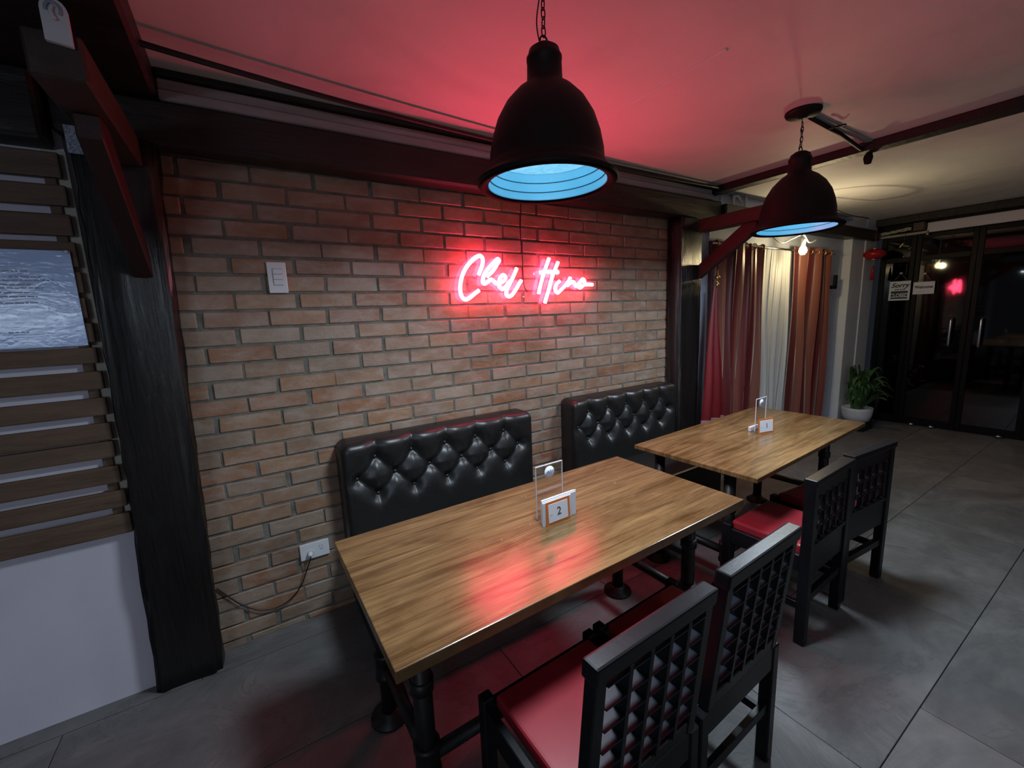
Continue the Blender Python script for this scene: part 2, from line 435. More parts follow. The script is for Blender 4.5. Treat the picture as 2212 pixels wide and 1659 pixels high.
# wall above beam, wall beyond the post with the window, wall of the left bay
struct(boxo('wall_left', (-2.6, -.07, 0), (.30, .12, CZ), M_WHITEWALL))
wr = struct(boxo('wall_rear', (3.79, .10, 0), (8.2, .2, CZ), M_BLUEWALL))
boxo('wall_panel', (3.79, .0, 0), (4.45, .10, CZ), M_BLUEWALL, wr)
boxo('wall_panel', (6.55, .0, 0), (8.2, .10, CZ), M_BLUEWALL, wr)
boxo('wall_panel', (4.45, .0, 2.12), (6.55, .10, CZ), M_BLUEWALL, wr)
boxo('wall_panel', (4.45, .0, 0), (6.55, .10, .55), M_BLUEWALL, wr)
win = struct(thing('window_1', '', '')); del win['label']; del win['category']
for x in (4.45, 5.14, 5.83, 6.50):
    boxo('window_frame', (x, .01, .55), (x+.05, .07, 2.12), M_WHITEPL, win, .004)
for z in (.55, 1.30, 2.07):
    boxo('window_frame', (4.5, .012, z), (6.5, .068, z+.05), M_WHITEPL, win, .004)
for x in (4.50, 5.19, 5.88):
    boxo('pane', (x, .035, .60), (x+.62, .041, 2.07), M_WINGLASS, win)
struct(boxo('wall_front', (-2.6, -5.5, 0), (8.3, -5.4, CZ), M_BLUEWALL))
# white column at the far corner with a groove
t1 = struct(thing('trim_1', '', '')); del t1['label']; del t1['category']
boxo('column_face', (7.02, -.09, 0), (7.36, 0, CZ), M_WHITEPL, t1, .004)
boxo('column_face', (7.38, -.10, 0), (7.70, 0, CZ), M_WHITEPL, t1, .004)
boxo('column_groove', (7.36, -.07, 0), (7.38, 0, CZ), M_FAINT, t1)

# ---- door wall: a line from (7.72, 0) turned 1.8 degrees
DA = math.radians(1.8)
def dr(name, label=None, cat=None):
    o = bpy.data.objects.new(name, None); COL.objects.link(o); o.location = (7.74, 0, 0); o.rotation_euler = (0, 0, DA)
    return o
wd = struct(boxo('wall_right', (.0, -5.6, 2.34), (.10, .0, CZ), M_ALU)); wd.location = (7.74, 0, 0); wd.rotation_euler = (0, 0, DA)
sf = struct(boxo('trim_2', (-.05, -5.4, 2.335), (-.002, -.56, 2.445), M_WHITEWALL, None, .004)); sf.location = (7.74, 0, 0); sf.rotation_euler = (0, 0, DA)
sf2 = struct(boxo('trim_3', (-.11, -5.4, 2.47), (-.004, .0, 2.555), M_BEAM, None, .006)); sf2.location = (7.74, 0, 0); sf2.rotation_euler = (0, 0, DA)
gd = struct(dr('door_1'))
def leaf(y0, y1, hy=None, z1=2.33):
    fwid = .045
    boxo('door_frame', (.01, y0, .0), (.055, y0+fwid, z1), M_ALU, gd, .003)
    boxo('door_frame', (.01, y1-fwid, .0), (.055, y1, z1), M_ALU, gd, .003)
    boxo('door_frame', (.01, y0+fwid, 2.02), (.055, y1-fwid, 2.08), M_ALU, gd, .003)
    boxo('door_frame', (.01, y0+fwid, .0), (.055, y1-fwid, .09), M_ALU, gd, .003)
    boxo('door_frame', (.01, y0+fwid, z1-.05), (.055, y1-fwid, z1), M_ALU, gd, .003)
    boxo('pane', (.028, y0+fwid, .09), (.036, y1-fwid, 2.02), M_DOORGLASS, gd)
    boxo('pane', (.028, y0+fwid, 2.08), (.036, y1-fwid, z1-.05), M_DOORGLASS, gd)
leaf(-.47, -.15); leaf(-.985, -.475); leaf(-1.50, -.99); leaf(-2.45, -1.505); leaf(-3.5, -2.455); leaf(-4.6, -3.505)
for hy in (-.86, -1.10):
    bm = B(); tube_bm(bm, smooth([(.01, hy, 1.00), (-.035, hy, 1.005), (-.055, hy, 1.04), (-.06, hy, 1.16), (-.055, hy, 1.29), (-.035, hy, 1.325), (.01, hy, 1.33)], 5), .013, 10)
    obj('door_handle', bm, M_CHROME, gd)
bm = B()
for y in (-.62, -.80, -1.35): lathe_bm(bm, [(0, 0), (.035, 0), (.03, .02), (0, .03)], (-.04, y, .012), 10)
obj('door_pivot', bm, M_CHROME, gd)
# outside: pavement and the unlit building opposite
struct(boxo('floor_street', (8.3, -6, -.12), (14.5, 3, -.02), M_STREET)).name = 'floor_2'
struct(boxo('wall_opposite', (14.5, -7, -.1), (14.7, 3, 5), M_STREET))

# ================================================================== POSTS, BEAMS, BRACKETS
def rough_post(name, label, x0b, x1b, x0t, x1t, y0, y1, z1, seed):
    rnd = random.Random(seed); bm = B(); nz = 26; ns = 7; rings = []
    for i in range(nz+1):
        t = i/nz; z = z1*t; xa = x0b+(x0t-x0b)*t; xb = x1b+(x1t-x1b)*t
        cx, cy = (xa+xb)/2, (y0+y1)/2; hx, hy = (xb-xa)/2, (y1-y0)/2; ring = []
        for j in range(4*ns):
            a = 2*math.pi*j/(4*ns)
            c, s = math.cos(a), math.sin(a); e = .30
            px = math.copysign(abs(c)**e, c); py = math.copysign(abs(s)**e, s)
            wob = .008*math.sin(j*1.7+seed+z*2.1) + rnd.uniform(-.004, .004)
            ring.append(bm.verts.new((cx+px*(hx+wob), cy+py*(hy+wob*.7), z)))
        rings.append(ring)
    n = 4*ns
    for a, b in zip(rings, rings[1:]):
        for j in range(n):
            f = bm.faces.new((a[j], a[(j+1) % n], b[(j+1) % n], b[j])); f.smooth = True
    bm.faces.new(rings[0][::-1]); bm.faces.new(rings[-1])
    return tag(obj(name, bm, M_POST), label, 'post')
rough_post('wooden_post', 'rough black wooden post between the slatted panel and the brick wall', .276, .508, .335, .565, -.14, -.012, 2.272, 1)
rough_post('wooden_post', 'rough black wooden post between the brick wall and the red curtain', 3.77, 4.045, 3.745, 4.03, -.14, -.012, 2.27, 5)
def beam(name, label, lo, hi, mat=M_BEAM, bev=.012):
    return tag(boxo(name, lo, hi, mat, None, bev), label, 'beam')
beam('wooden_beam', 'long black wooden beam along the top of the brick wall', (.285, -.128, 2.275), (4.30, -.012, 2.438))
beam('wooden_beam', 'dark wooden beam above the slatted panel at far left', (-2.6, -.20, 2.22), (.28, -.07, 2.44))
beam('ceiling_beam', 'wide black ceiling beam running overhead at the upper left', (-.05, -5.4, 2.44), (.60, -.002, CZ))
beam('ceiling_beam', 'black ceiling beam between the red-lit bay and the far bay', (4.23, -5.4, 2.505), (4.33, .0, CZ), M_BEAM, .006)
beam('wooden_beam', 'dark wooden beam over the curtained window', (4.31, -.16, 2.30), (7.62, -.002, 2.42))
# grey moulding between the beam and the ceiling
struct(boxo('trim_4', (.602, -.10, 2.448), (4.22, .012, 2.49), M_GREYTRIM, None, .005))
struct(boxo('trim_5', (.602, -.085, 2.492), (4.22, .012, 2.535), M_GREYTRIM, None, .005))
struct(boxo('trim_6', (.602, -.11, 2.537), (4.22, .012, CZ), M_BEAM, None, .003))
struct(boxo('trim_7', (-2.6, -.12, 2.44), (.28, -.07, 2.49), M_GREYTRIM, None, .005))
def bracket(name, label, xc, w, zb, zt, y_end, zfoot, y0=-.135):
    t = thing(name, label, 'bracket', (xc, y0, zfoot))
    def at(p): return (p[0]-xc, p[1]-y0, p[2]-zfoot)
    bm = B(); bar_bm(bm, at((xc, y0, (zb+zt)/2)), at((xc, y_end, (zb+zt)/2)), w, zt-zb, .006)
    obj('arm', bm, M_BRACE, t)
    bm = B(); w2 = w*.55
    # diagonal brace, foot cut flush with the post, head cut square in front of the arm
    yh = y_end+.20
    prof = [(y0, zfoot), (y0, zfoot+.11), (yh+.10, zb), (yh, zb), (yh+.002, zb-.062)]
    A = [bm.verts.new(at((xc-w2/2, y, z))) for y, z in prof]; C = [bm.verts.new(at((xc+w2/2, y, z))) for y, z in prof]
    n = len(prof); bm.faces.new(A); bm.faces.new(C[::-1])
    for i in range(n): bm.faces.new((A[i], C[i], C[(i+1) % n], A[(i+1) % n]))
    bmesh.ops.recalc_face_normals(bm, faces=bm.faces); bmesh.ops.bevel(bm, geom=list(bm.edges), offset=.004, segments=1, affect='EDGES')
    obj('brace', bm, M_BRACE_RED, t)
    bm = B(); lathe_bm(bm, [(0, 0), (.007, 0), (.005, .003), (0, .004)], (0, 0, 0), 8)
    bmesh.ops.rotate(bm, cent=(0, 0, 0), matrix=Matrix.Rotation(math.pi/2, 3, 'X'), verts=bm.verts)
    bmesh.ops.translate(bm, vec=at((xc-.005, y0-.045, zfoot+.06)), verts=bm.verts)
    obj('screw', bm, M_CHROME, t)
    return t
bracket('wooden_bracket', 'red-brown wooden bracket arm and brace on the left black post', .472, .108, 2.178, 2.285, -.80, 1.765, -.142)
bracket('wooden_bracket', 'dark red wooden bracket on the post beside the curtain, behind the far lamp', 4.00, .10, 2.165, 2.262, -.80, 1.80, -.142)
# arched white hook plate on the left bracket
hk = thing('hook_plate', 'small white arched plate with an oval recess, stuck above the left bracket', 'plate', (.487, -.815, 2.295))
bm = B(); ring = [(-.024, -.04), (.024, -.045)] + [(.024*math.cos(a), .03+.024*math.sin(a)) for a in np.linspace(0, math.pi, 9)]
f = bm.faces.new([bm.verts.new((x, 0, z)) for x, z in ring]); r = bmesh.ops.extrude_face_region(bm, geom=[f])
bmesh.ops.translate(bm, vec=(0, .012, 0), verts=[v for v in r['geom'] if isinstance(v, bmesh.types.BMVert)])
obj('plate_body', bm, M_WHITEPL, hk)
bm = B(); tube_bm(bm, [(.013*math.cos(a), -.002, .028+.016*math.sin(a)) for a in np.linspace(-.6, math.pi+.2, 10)], .0035, 6); obj('oval_rim', bm, M_FAINT, hk)
bm = B(); tube_bm(bm, smooth([(0, -.004, .035), (-.004, -.008, .02), (.002, -.008, .005)], 4), .004, 6); obj('hook', bm, M_WHITEPL, hk)
bm = B(); box_bm(bm, (-.045, -.002, -.045), (.045, .002, .045))
cd = tag(obj('speckled_card', bm, simple('speckled_card_print', (.30, .32, .40), .6, var=.9, scale=260)), 'grey speckled card half hidden behind the left bracket', 'card'); cd.location = (.385, -.215, 2.222)
bm = B(); bmesh.ops.create_icosphere(bm, subdivisions=2, radius=.012)
for f in bm.faces: f.smooth = True
gb = tag(obj('glass_bead', bm, M_CHROME), 'tiny shiny bead below the speckled card', 'bead'); gb.location = (.392, -.215, 2.163)

# ================================================================== LEFT SLAT PANEL
sp = thing('slat_panel', 'brown horizontal wooden slat panel on the white wall at far left', 'panel', (-.3, -.07, .74))
def spb(name, lo, hi, mat, bev=.004):
    return boxo(name, tuple(a-b for a, b in zip(lo, (-.3, -.07, .74))), tuple(a-b for a, b in zip(hi, (-.3, -.07, .74))), mat, sp, bev, 2)
spb('batten', (.236, -.088, .745), (.268, -.0705, 2.205), M_SLAT)
spb('batten', (-.75, -.088, .745), (-.71, -.0705, 2.205), M_SLAT)
slz = [(2.118, 2.205), (2.022, 2.094), (1.918, 1.994), (1.806, 1.897), (1.712, 1.790), (1.618, 1.695), (1.528, 1.602), (1.447, 1.508), (1.346, 1.417), (1.243, 1.313), (1.142, 1.212), (1.070, 1.137), (.963, 1.035), (.860, .931), (.745, .832)]
for i, (a, b) in enumerate(slz):
    e = .288 + random.uniform(-.004, .004)
    spb('slat', (-1.35, -.108-random.uniform(0, .003), a), (e, -.0885, b), M_SLAT, .006)
struct(boxo('trim_8', (.238, -.074, .74), (.302, -.069, 2.22), M_CREAM))
pn = thing('notice_sheet', 'large notice in a wrinkled clear plastic sleeve pinned to the slat panel', 'notice', (.085, -.118, 1.69))
boxo('sheet', (-.235, -.003, -.172), (.187, .0, .172), M_SLEEVE, pn)
rnd = random.Random(3)
for i, (z, xa, xb) in enumerate([(.098, -.06, .07), (.078, .02, .10), (.067, -.11, .13), (.052, -.13, .07), (.040, -.07, .10), (.024, -.09, .06), (.010, -.05, .08), (-.012, -.07, .08), (-.115, -.01, .04)]):
    bm = B(); x = xa
    while x < xb:
        L = rnd.uniform(.006, .022); box_bm(bm, (x, -.0036, z-.0022), (min(x+L, xb), -.003, z+.0022)); x += L+.004
    o = obj('print_line', bm, M_FAINT, pn)
bm = B(); lathe_bm(bm, [(0, 0), (.008, 0), (.006, .004), (0, .005)], (0, 0, 0), 8); bmesh.ops.rotate(bm, cent=(0, 0, 0), matrix=Matrix.Rotation(math.pi/2, 3, 'X'), verts=bm.verts)
bmesh.ops.translate(bm, vec=(.178, -.004, .168), verts=bm.verts); obj('pin', bm, M_WHITEPL, pn)

# ================================================================== WALL FITTINGS
sw = thing('light_switch', 'white three-gang light switch on the brick wall', 'light switch', (.94, -.008, 1.785))
boxo('faceplate', (-.040, -.008, -.071), (.040, .004, .071), M_WHITEPL, sw, .003, 2)
boxo('rocker_surround', (-.019, -.0095, -.036), (.022, -.008, .042), M_FAINT, sw)
for z in (-.022, .003, .028): boxo('rocker', (-.018, -.014, z-.0115), (.021, -.009, z+.0115), M_WHITEPL, sw, .0015)
ol = thing('wall_outlet', 'white double power outlet low on the brick wall', 'outlet', (.955, -.008, .385))
boxo('faceplate', (-.070, -.008, -.043), (.070, .004, .043), M_WHITEPL, ol, .003, 2)
bm = B()
for x in (.026, .036): box_bm(bm, (x-.001, -.0086, -.006), (x+.001, -.0079, .004))
box_bm(bm, (.022, -.0086, .012), (.024, -.0079, .020)); box_bm(bm, (.034, -.0086, .012), (.036, -.0079, .020)); obj('socket_slot', bm, M_INK, ol)
pc = thing('power_cord', 'thin black cord plugged into the wall outlet, drooping to the left post', 'cord', (.93, -.03, .37))
bm = B(); lathe_bm(bm, [(0, 0), (.014, 0), (.013, .018), (.008, .03), (0, .032)], (0, 0, 0), 14); bmesh.ops.rotate(bm, cent=(0, 0, 0), matrix=Matrix.Rotation(math.pi/2, 3, 'X'), verts=bm.verts)
bmesh.ops.translate(bm, vec=(0, .014, .005), verts=bm.verts); obj('plug', bm, M_WHITEPL, pc)
o_ = Vector((.93, -.03, .37))
bm = B(); tube_bm(bm, smooth([Vector(p)-o_ for p in [(.93, -.045, .372), (.925, -.05, .355), (.91, -.04, .315), (.896, -.03, .277), (.872, -.025, .22), (.83, -.02, .171), (.79, -.02, .147), (.753, -.018, .138), (.71, -.018, .142), (.673, -.016, .155), (.637, -.014, .182), (.602, -.012, .217), (.56, -.012, .275), (.52, -.012, .337)]], 4), .0032, 7); obj('cable', bm, M_CORD, pc)

# ================================================================== NEON SIGN
def zc(x, y): return 970+x/12.759, 535+y/12.759
def zh(x, y): return 1140+x/12.759, 535+y/12.759
CAMP = Vector((0.781, -2.332, 1.570))
def ray_at(px, py, yy):
    d = fw*910 + r2*(px-1106) - u2*(py-829.5)
    t = (yy-CAMP.y)/d.y; return CAMP + d*t
NY = -.052
strokes = [
 [zc(*p) for p in [(815,745),(870,610),(915,480),(930,360),(910,270),(850,225),(760,255),(640,350),(520,480),(420,640),(350,820),(315,1000),(310,1180),(340,1320),(400,1405),(470,1428),(560,1385),(690,1280),(825,1175)]],
 [zc(*p) for p in [(1045,795),(1150,700),(1250,580),(1330,450),(1378,360),(1345,315),(1280,360),(1180,470),(1060,600),(975,730),(935,860),(935,960),(985,990),(1060,945),(1130,890),(1190,885),(1240,935),(1300,985),(1380,975),(1480,930),(1545,870),(1545,800),(1500,755),(1440,790),(1390,890),(1370,1000),(1400,1090),(1460,1140),(1530,1110),(1610,1010),(1690,915)]],
 [zc(*p) for p in [(1868,565),(1820,680),(1750,840),(1680,980),(1610,1120),(1575,1240),(1600,1320),(1660,1345),(1740,1300),(1830,1170),(1910,1030),(1990,900)]],
 [zh(*p) for p in [(588,290),(520,480),(440,720),(370,960),(325,1150),(300,1270)]],
 [zh(*p) for p in [(835,395),(770,560),(690,760),(630,960),(580,1150),(520,1350),(470,1525)]],
 [zh(*p) for p in [(340,690),(450,660),(600,665),(720,668),(835,663)]],
 [zh(*p) for p in [(880,920),(810,985),(765,1080),(765,1180),(820,1245),(900,1180),(1020,1060),(1120,930),(1175,820)]],
 [zh(*p) for p in [(1085,1050),(1150,990),(1240,935),(1290,1000),(1330,1055),(1400,1000),(1470,910),(1520,865),(1560,920),(1555,970)]],
 [zh(*p) for p in [(1500,880),(1430,980),(1405,1070),(1450,1105),(1530,1040),(1600,1015),(1700,1015),(1785,1020)]],
]
ns = thing('neon_sign', 'glowing red neon script sign reading Chef Hana on the brick wall', 'neon sign', (2.35, NY, 1.78))
no = Vector((2.35, NY, 1.78)); P2 = []
names_ = ['letter_c', 'letters_he', 'letter_f', 'letter_h_stroke', 'letter_h_stroke', 'letter_h_bar', 'letter_e', 'letter_n', 'letter_a']
for nm, s in zip(names_, strokes):
    pts = smooth([ray_at(x, y, NY) - no for x, y in s], 5)
    bm = B(); tube_bm(bm, pts, .012, 8); obj('neon_tube', bm, M_NEON, ns)
    P2 += [(p.x, p.z) for p in pts]
# acrylic backing cut to the outline of the writing (marching squares on the distance field)
P2 = np.array(P2); gs = .012
gx = np.arange(P2[:, 0].min()-.09, P2[:, 0].max()+.09, gs); gz = np.arange(P2[:, 1].min()-.09, P2[:, 1].max()+.09, gs)
D = np.min(np.hypot(gx[:, None, None]-P2[None, None, :, 0], gz[None, :, None]-P2[None, None, :, 1]), axis=2)
TH = .034
bm = B(); vd = {}
def gv(i, j, di, dj):
    key = (i, j, di, dj)
    if key in vd: return vd[key]
    a = D[i, j]
    if di == 0 and dj == 0: p = (gx[i], gz[j])
    else:
        b_ = D[i+di, j+dj]; t = (TH-a)/(b_-a) if b_ != a else .5; p = (gx[i]+di*gs*t, gz[j]+dj*gs*t)
    v = bm.verts.new((p[0], .028, p[1])); vd[key] = v; return v
for i in range(len(gx)-1):
    for j in range(len(gz)-1):
        cs = [(i, j), (i+1, j), (i+1, j+1), (i, j+1)]; ins = [D[c] < TH for c in cs]
        if not any(ins): continue
        poly = []
        for q in range(4):
            a, b_ = cs[q], cs[(q+1) % 4]
            if ins[q]: poly.append(gv(a[0], a[1], 0, 0))
            if ins[q] != ins[(q+1) % 4]:
                lo_, hi_ = (a, b_) if (a <= b_) else (b_, a)
                poly.append(gv(lo_[0], lo_[1], hi_[0]-lo_[0], hi_[1]-lo_[1]))
        pl = []
        for v in poly:
            if v not in pl: pl.append(v)
        if len(pl) > 2:
            try: bm.faces.new(pl)
            except Exception: pass
edge = [e for e in bm.edges if len(e.link_faces) == 1]
r = bmesh.ops.extrude_edge_only(bm, edges=edge)
nv = [g for g in r['geom'] if isinstance(g, bmesh.types.BMVert)]
bmesh.ops.translate(bm, vec=(0, -.004, 0), verts=nv)
obj('acrylic_backing', bm, M_ACRYL, ns)
for x, z in ((-.42, -.02), (-.02, -.10), (.18, .05), (.5, -.03)):
    bm = B(); tube_bm(bm, [(x, .029, z), (x, .046, z)], .006, 8); obj('standoff', bm, M_CHROME, ns)
bm = B(); tube_bm(bm, smooth([(2.340, -.012, 2.27), (2.335, -.013, 2.20), (2.326, -.014, 2.085), (2.331, -.014, 1.99), (2.336, -.014, 1.916), (2.336, -.016, 1.82), (2.340, -.02, 1.743), (2.356, -.03, 1.715)], 4), .0032, 6)
tag(obj('sign_cord', bm, M_CORD), 'thin black cord hanging down the bricks to the neon sign', 'cord')
# cables under the ceiling
bm = B(); tube_bm(bm, smooth([(.45, -.40, 2.505), (.85, -.335, 2.503), (1.4, -.27, 2.500), (2.03, -.215, 2.505), (2.6, -.18, 2.508), (3.2, -.165, 2.508), (4.2, -.155, 2.53)], 6), .0105, 8)
tag(obj('ceiling_cable', bm, M_CORD), 'thick black cable strung under the red-lit ceiling along the wall', 'cable')

# ================================================================== SOFAS
def tuft(x, z, W):
    """depth of the tufted face; x in 0..W from left, z absolute"""
    s = .2; 
    pts = TUFT(W)
    return pts
def make_sofa(name, label, W, nb=5, s=.2, zoff=0.0):
    t = thing(name, label, 'booth sofa', (0, 0, 0), 0, None)
    z1 = .955+zoff; z0 = .40
    m0 = (W-(nb-1)*s)/2 - .012
    r1 = [(m0+s*i, .856+zoff) for i in range(nb)]
    r2_ = [(m0-s/2+s*i, .752+zoff) for i in range(nb+1) if .03 < m0-s/2+s*i < W-.03]
    r3 = [(m0+s*i, .652+zoff) for i in range(nb)]
    btn = r1+r2_+r3
    segs = []
    for (x, z) in r1:
        for q in ((x-s/2, .752+zoff), (x+s/2, .752+zoff)):
            q = (min(max(q[0], 0), W), q[1]); segs.append(((x, z), q))
        segs.append(((x, z), (x, z1-.02)))
    for (x, z) in r3:
        for q in ((x-s/2, .752+zoff), (x+s/2, .752+zoff)):
            q = (min(max(q[0], 0), W), q[1]); segs.append(((x, z), q))
        segs.append(((x, z), (x, z-.07)))
    S = np.array([[a[0], a[1], b[0], b[1]] for a, b in segs]); Bn = np.array(btn)
    nx, nz = int(W/.0085), 66
    X = np.linspace(0, W, nx+1); Z = np.linspace(z0, z1, nz+1)
    gxx, gzz = np.meshgrid(X, Z, indexing='ij')
    dseg = np.full(gxx.shape, 9.)
    for a0, a1, b0, b1 in S:
        vx, vz = b0-a0, b1-a1; L = vx*vx+vz*vz; tt = np.clip(((gxx-a0)*vx+(gzz-a1)*vz)/L, 0, 1)
        dd = np.hypot(gxx-a0-tt*vx, gzz-a1-tt*vz); fade = 1
        if abs(vx) < 1e-6 and vz < 0: dd = dd + tt*.05
        dseg = np.minimum(dseg, dd)
    dbt = np.min(np.hypot(gxx[..., None]-Bn[:, 0], gzz[..., None]-Bn[:, 1]), axis=2)
    puff = .010*(1-np.exp(-dseg/.007)) + .022*(1-np.exp(-(dseg/.042)**2)) + .020*(1-np.exp(-(dbt/.032)**2)) + .006*(1-np.exp(-dbt/.012))
    ed = np.minimum(np.minimum(gxx, W-gxx), z1-gzz); rnd_ = .045
    edge_ = np.where(ed < rnd_, rnd_-np.sqrt(np.maximum(rnd_**2-(rnd_-ed)**2, 0)), 0)
    Y = -.105 - puff + edge_*1.0
    # corner rounding of the outline
    bm = B(); R = .05; vg = []
    for i in range(nx+1):
        col_ = []
        for j in range(nz+1):
            x, z = X[i], Z[j]
            if z > z1-R and (x < R or x > W-R):
                cx_ = R if x < R else W-R; dx, dz = x-cx_, z-(z1-R); m_ = max(abs(dx), abs(dz)); l_ = math.hypot(dx, dz)
                if l_ > 1e-6: x, z = cx_+dx*m_/l_, z1-R+dz*m_/l_
            col_.append(bm.verts.new((x, Y[i, j], z)))
        vg.append(col_)
    for i in range(nx):
        for j in range(nz):
            f = bm.faces.new((vg[i][j], vg[i+1][j], vg[i+1][j+1], vg[i][j+1])); f.smooth = True
    be = [e for e in bm.edges if len(e.link_faces) == 1]
    r = bmesh.ops.extrude_edge_only(bm, edges=be); nvv = [g for g in r['geom'] if isinstance(g, bmesh.types.BMVert)]
    for v in nvv: v.co.y = -.012
    obj('backrest', bm, M_LEATHER, t)
    for x, z in btn:
        i = int(round(x/W*nx)); j = int(round((z-z0)/(z1-z0)*nz))
        bm = B(); lathe_bm(bm, [(0, .012), (.007, .0105), (.0115, .005), (.0115, -.004)], (0, 0, 0), 10)
        bmesh.ops.rotate(bm, cent=(0, 0, 0), matrix=Matrix.Rotation(math.pi/2, 3, 'X'), verts=bm.verts)
        bmesh.ops.translate(bm, vec=(x, Y[i, j]-.002, z), verts=bm.verts); obj('button', bm, M_LEATHER, t)
    boxo('seat', (0, -.60, .33), (W, -.12, .455), M_LEATHER, t, .03, 4)
    boxo('base', (.01, -.57, .05), (W-.01, -.02, .33), M_LEATHER, t, .006)
    for x in (.05, W-.05):
        for y in (-.53, -.06): boxo('foot', (x-.025, y-.025, 0), (x+.025, y+.025, .05), M_BLACKWOOD, t, .003)
    return t
sofa = make_sofa('booth_sofa', 'black button-tufted leather booth sofa behind the table with number 2', 1.175)
sofa.location = (1.108, 0, 0)
sofa2 = make_sofa('booth_sofa', 'black button-tufted leather booth sofa behind the table with number 1, beside the post', 1.108, 5, .19, .012)
sofa2.location = (2.625, 0, 0)
# far sofa seat edge stays plain leather, no glint painted on it
# ================================================================== TABLES
def pipe_leg(t, x, y, h):
    bm = B(); tube_bm(bm, [(x, y, .02), (x, y, h-.03)], .030, 16); obj('leg', bm, M_PIPE, t)
    bm = B(); lathe_bm(bm, [(0, 0), (.075, 0), (.075, .010), (.042, .014), (.040, .04), (.031, .04)], (x, y, 0), 20); obj('foot_flange', bm, M_PIPE, t)
    bm = B(); lathe_bm(bm, [(.031, -.04), (.040, -.04), (.042, -.014), (.075, -.010), (.075, 0), (0, 0)], (x, y, h), 20); obj('top_flange', bm, M_PIPE, t)
    bm = B(); lathe_bm(bm, [(.03, -.055), (.041, -.055), (.041, -.04), (.037, -.035), (.037, .035), (.041, .04), (.041, .055), (.03, .055)], (x, y, .24), 16); obj('tee_fitting', bm, M_PIPE, t)
    bm = B(); lathe_bm(bm, [(.03, -.02), (.036, -.02), (.036, .02), (.03, .02)], (x, y, .50), 16); obj('coupling', bm, M_PIPE, t)
def make_table(name, label, loc, rz, L=1.54, W=.727, th=.035):
    """origin under the back-left corner of the top; +x along, -y towards the chairs"""
    t = thing(name, label, 'table', loc, rz)
    bm = B(); box_bm(bm, (0, -W, .75-th), (L, 0, .75), .003, 2); obj('tabletop', bm, M_TOP, t)
    h = .75-th
    for x in (.12, L-.10):
        for y in (-.10, -W+.19): pipe_leg(t, x, y, h)
        bm = B(); tube_bm(bm, [(x, -.13, .24), (x, -W+.22, .24)], .022, 12); obj('cross_pipe', bm, M_PIPE, t)
    bm = B(); tube_bm(bm, [(.15, -W+.19, .24), (L-.13, -W+.19, .24)], .022, 12); obj('long_pipe', bm, M_PIPE, t)
    return t
tb2 = make_table('dining_table', 'wooden dining table in the foreground on black pipe legs, carrying number 2', (.970, -.710, 0), .019, 1.522, .724)
tb1 = make_table('dining_table', 'wooden dining table at the far booth on black pipe legs, carrying number 1', (2.726, -.600, 0), .055, 1.522, .724, .024)

# ---- acrylic stands
def stand(name, label, loc, rz, w=.135, h=.225):
    t = thing(name, label, 'menu stand', loc, rz)
    boxo('acrylic_panel', (-w/2, -.0015, .012), (w/2, .0015, h), M_ACRYL, t)
    bm = B()
    box_bm(bm, (-w/2-.001, -.002, .012), (-w/2+.0012, .002, h)); box_bm(bm, (w/2-.0012, -.002, .012), (w/2+.001, .002, h)); box_bm(bm, (-w/2, -.0022, h-.002), (w/2, .0022, h+.0012))
    obj('polished_edge', bm, M_ACRYLEDGE, t)
    boxo('foot', (-w/2, -.022, 0), (w/2, .03, .012), M_ACRYL, t, .002)
    bm = B(); lathe_bm(bm, [(0, .0008), (.025, .0008), (.025, 0), (0, 0)], (0, 0, 0), 28); bmesh.ops.rotate(bm, cent=(0, 0, 0), matrix=Matrix.Rotation(math.pi/2, 3, 'X'), verts=bm.verts)
    bmesh.ops.translate(bm, vec=(0, -.0016, h-.033), verts=bm.verts); s = obj('round_sticker', bm, M_PAPER, t)
    bm = B()
    zc_ = h-.033
    tube_bm(bm, smooth([(-.022, -.0028, zc_-.006), (-.010, -.0028, zc_+.004), (0, -.0028, zc_-.002), (.010, -.0028, zc_+.003), (.022, -.0028, zc_+.008)], 4), .0008, 5)
    tube_bm(bm, smooth([(-.008, -.0028, zc_-.004), (-.006, -.0028, zc_+.008), (.001, -.0028, zc_+.001), (.006, -.0028, zc_+.010), (.008, -.0028, zc_-.002)], 4), .0009, 5)
    box_bm(bm, (-.007, -.003, zc_-.014), (.008, -.0026, zc_-.010))
    obj('sticker_emblem', bm, M_FAINT, t)
    return t
RZ2, RZ1 = .03, .05
stand('acrylic_stand', 'clear acrylic stand with a round white sticker on the foreground table', (1.745, -1.035, .7502), RZ2)
stand('acrylic_stand', 'clear acrylic stand with a round white sticker on the far table', (3.560, -.915, .7502), RZ1)
def number_card(label, loc, rz, num, w=.118, h=.094, tilt=-.06):
    t = thing('number_card', label, 'number card', loc, rz)
    t.rotation_euler = (tilt, 0, rz)
    boxo('card', (-w/2, -.0012, 0), (w/2, .0012, h), M_ORANGE, t)
    bd = .011
    boxo('white_panel', (-w/2+bd, -.0022, bd), (w/2-bd, -.0012, h-bd), M_PAPER, t)
    text_obj('numeral', num, .046, M_INK, t, (.004, -.0024, h/2), ROT_WALL)
    bm = B(); box_bm(bm, (-w/2+.018, -.0026, h/2-.006), (-w/2+.030, -.0022, h/2-.0045)); obj('faint_print', bm, M_FAINT, t)
    return t
number_card('orange-framed number 2 card on the foreground table', (1.742, -1.095, .7505), RZ2, '2', .120, .096)
number_card('orange-framed number 1 card on the far table', (3.548, -.962, .7505), -.22, '1', .135, .098)
nc = thing('napkin_cards', 'stack of folded white cards behind the number 2 card', 'cards', (1.755, -1.075, .7503), RZ2)
